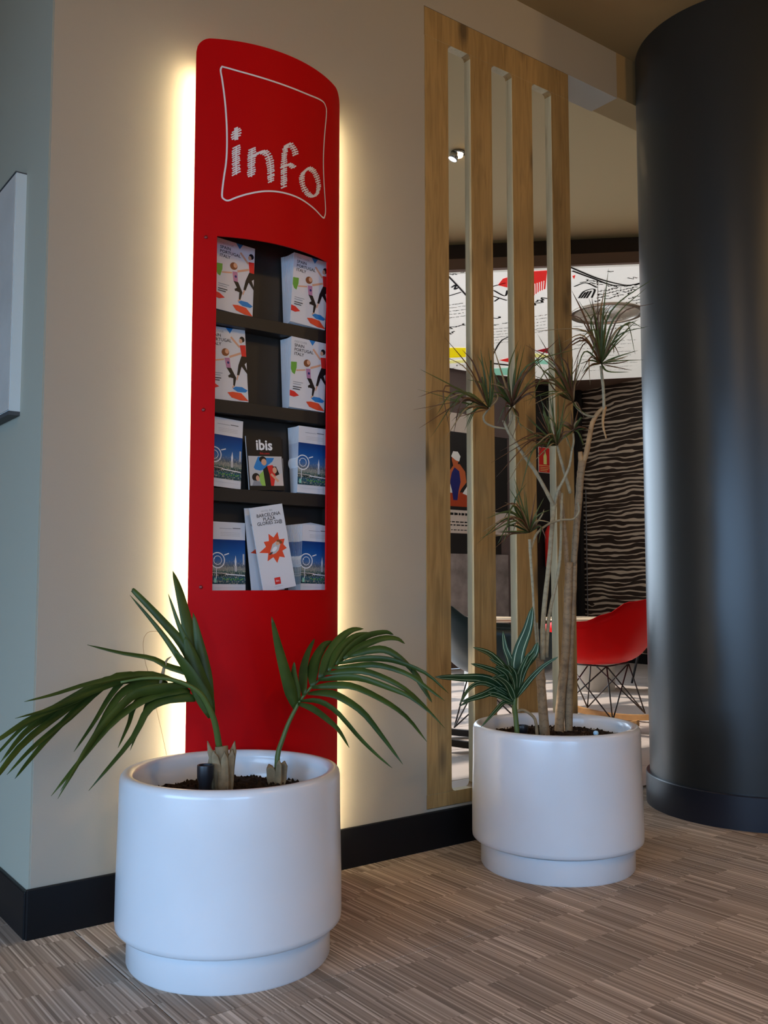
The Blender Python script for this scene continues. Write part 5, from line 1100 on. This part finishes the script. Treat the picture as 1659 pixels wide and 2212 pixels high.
# ---------------------------------------------------------------- lounge furniture
def shell_chair(label, loc, facing, shell_m, wire_m, runner_m, sc=1.1):
    """moulded bucket armchair on a wire rocker base; local +x is the front"""
    t = thing('rocking_armchair', label, 'chair', loc, math.atan2(facing[1], facing[0]))
    t.scale = (sc, sc, sc)
    n, k = 56, 14
    vs_ = []; fs_ = []
    for i in range(n):
        ph = 2 * math.pi * i / n
        d = abs((ph + math.pi) % (2 * math.pi) - math.pi) / math.pi          # 0 front .. 1 back
        pts_ = [(0, .085), (.14, .10), (.27, .24), (.42, .262), (.55, .268), (.68, .315), (.82, .385), (1, .405)]
        for (a0, h0), (a1, h1) in zip(pts_, pts_[1:]):
            if a0 <= d <= a1:
                q = (d - a0) / (a1 - a0); q = q * q * (3 - 2 * q); h = h0 + (h1 - h0) * q; break
        rx = 0.30 if d < 0.5 else 0.30
        bxr = 0.295; byr = 0.315
        ex_ = 0.78
        cx_ = math.copysign(abs(math.cos(ph)) ** ex_, math.cos(ph)) * bxr; cy_ = math.copysign(abs(math.sin(ph)) ** ex_, math.sin(ph)) * byr
        for j in range(k + 1):
            u = j / k
            r = 1 - (1 - u) ** 2.2
            z = h * (u ** 2.6)
            flare = 1 + 0.06 * u ** 6
            sh = -0.07 * (z / .40) if d > .5 else 0
            vs_.append((cx_ * r * flare + sh * (d - .5) * 2, cy_ * r * flare, 0.365 + z))
    for i in range(n):
        i2 = (i + 1) % n
        for j in range(k):
            fs_.append((i*(k+1)+j, i2*(k+1)+j, i2*(k+1)+j+1, i*(k+1)+j+1))
    o = MB().add(vs_, fs_, 0, True).build('bucket_shell', shell_m, t)
    sd = o.modifiers.new('thickness', 'SOLIDIFY'); sd.thickness = 0.007; sd.offset = 0
    top = [(0.13, 0.14, 0.362), (0.13, -0.14, 0.362), (-0.13, -0.14, 0.362), (-0.13, 0.14, 0.362)]
    low = [(0.20, 0.21, 0.055), (0.20, -0.21, 0.055), (-0.20, -0.21, 0.055), (-0.20, 0.21, 0.055)]
    for q in range(4):
        for w_ in (q, (q + 1) % 4, (q - 1) % 4):
            MB().tube([low[q], top[w_]], 0.0045, 8).build('wire_strut', wire_m, t)
        MB().tube([top[q], top[(q + 1) % 4]], 0.005, 8).build('wire_strut', wire_m, t)
    for s in (1, -1):
        pts_ = [(x, 0.21 * s, 0.016 + 0.30 * x * x) for x in [-.36 + .06 * q for q in range(13)]]
        mb = MB()
        for (xa, y, za), (xb, _, zb) in zip(pts_, pts_[1:]):
            mb.add([(xa, y-.018, za-.016), (xb, y-.018, zb-.016), (xb, y+.018, zb-.016), (xa, y+.018, za-.016), (xa, y-.018, za+.018), (xb, y-.018, zb+.018), (xb, y+.018, zb+.018), (xa, y+.018, za+.018)], [(0,3,2,1),(4,5,6,7),(0,1,5,4),(2,3,7,6),(1,2,6,5),(3,0,4,7)])
        mb.build('rocker_runner', runner_m, t)
    return t
shell_chair('glossy red moulded rocking armchair on wire legs beside the dark column', (4.235, 1.615, 0), (-0.20, 0.98), M['chair_red'], M['wire'], M['rocker_wood'])
shell_chair('dark teal moulded armchair on black wire legs seen through the left slots', (3.13, 1.45, 0), (0.87, -0.50), M['chair_teal'], M['wire'], M['near_black'])
def drum_table(label, loc, r, h, rb, hb):
    t = thing('lounge_table', label, 'table', loc)
    MB().lathe([(0, 0), (rb, 0), (rb, hb - 0.01), (rb - 0.01, hb), (0, hb)], 48).build('drum_base', M['table_white'], t, split=True)
    MB().lathe([(0, hb), (0.035, hb), (0.035, h - 0.02), (0, h - 0.02)], 24).build('stem', M['chrome'], t)
    MB().lathe([(0, h - 0.022), (r - .02, h - 0.022), (r, h - 0.012), (r, h), (0, h)], 64).build('table_top', M['table_top'], t, split=True)
    return t
drum_table('round low table on a white drum base behind the red armchair', (5.75, 3.02, 0), 0.40, 0.63, 0.24, 0.28)
drum_table('round low table behind the teal armchair', (4.50, 2.95, 0), 0.36, 0.66, 0.22, 0.28)
t = thing('side_table', 'small table on thin splayed black legs half hidden by the column', 'table', (6.62, 2.80, 0))
MB().lathe([(0, .555), (.29, .555), (.30, .562), (.30, .578), (0, .578)], 40).build('table_top', M['table_white'], t, split=True)
for k in range(4):
    a_ = k * math.pi / 2 + 0.6
    MB().tube([(0.20 * math.cos(a_), 0.20 * math.sin(a_), .556), (0.33 * math.cos(a_), 0.33 * math.sin(a_), 0.0)], [0.014, 0.010], 10).build('leg', M['black_plastic'], t)

# globe lamps added out of view, to put warm light on the upper walls
FILL_GLOBE = 98
for x, y in ((-2.6, -3.0), (-0.9, -5.0), (1.4, -3.4), (4.2, -2.4)):
    t = thing('fill_globe', 'added warm globe lamp, out of view under the brown lobby ceiling', 'lamp', (x, y, CEIL), group='added lobby globe lamps')
    MB().lathe([(0, 0), (0.07, 0), (0.07, -0.03), (0.03, -0.045), (0, -0.045)], 32).build('fill_globe_mount', M['chrome'], t)
    MB().lathe([(0.0, -0.04)] + [(0.11 * math.sin(math.pi * k / 8), -0.15 + 0.11 * math.cos(math.pi * k / 8)) for k in range(1, 8)] + [(0.0, -0.26)], 16).build('fill_globe_bulb', mat('fill_globe_glow', (1, 0.85, 0.6), 0.4, emit=(1.0, 0.66, 0.29), estr=FILL_GLOBE), t)
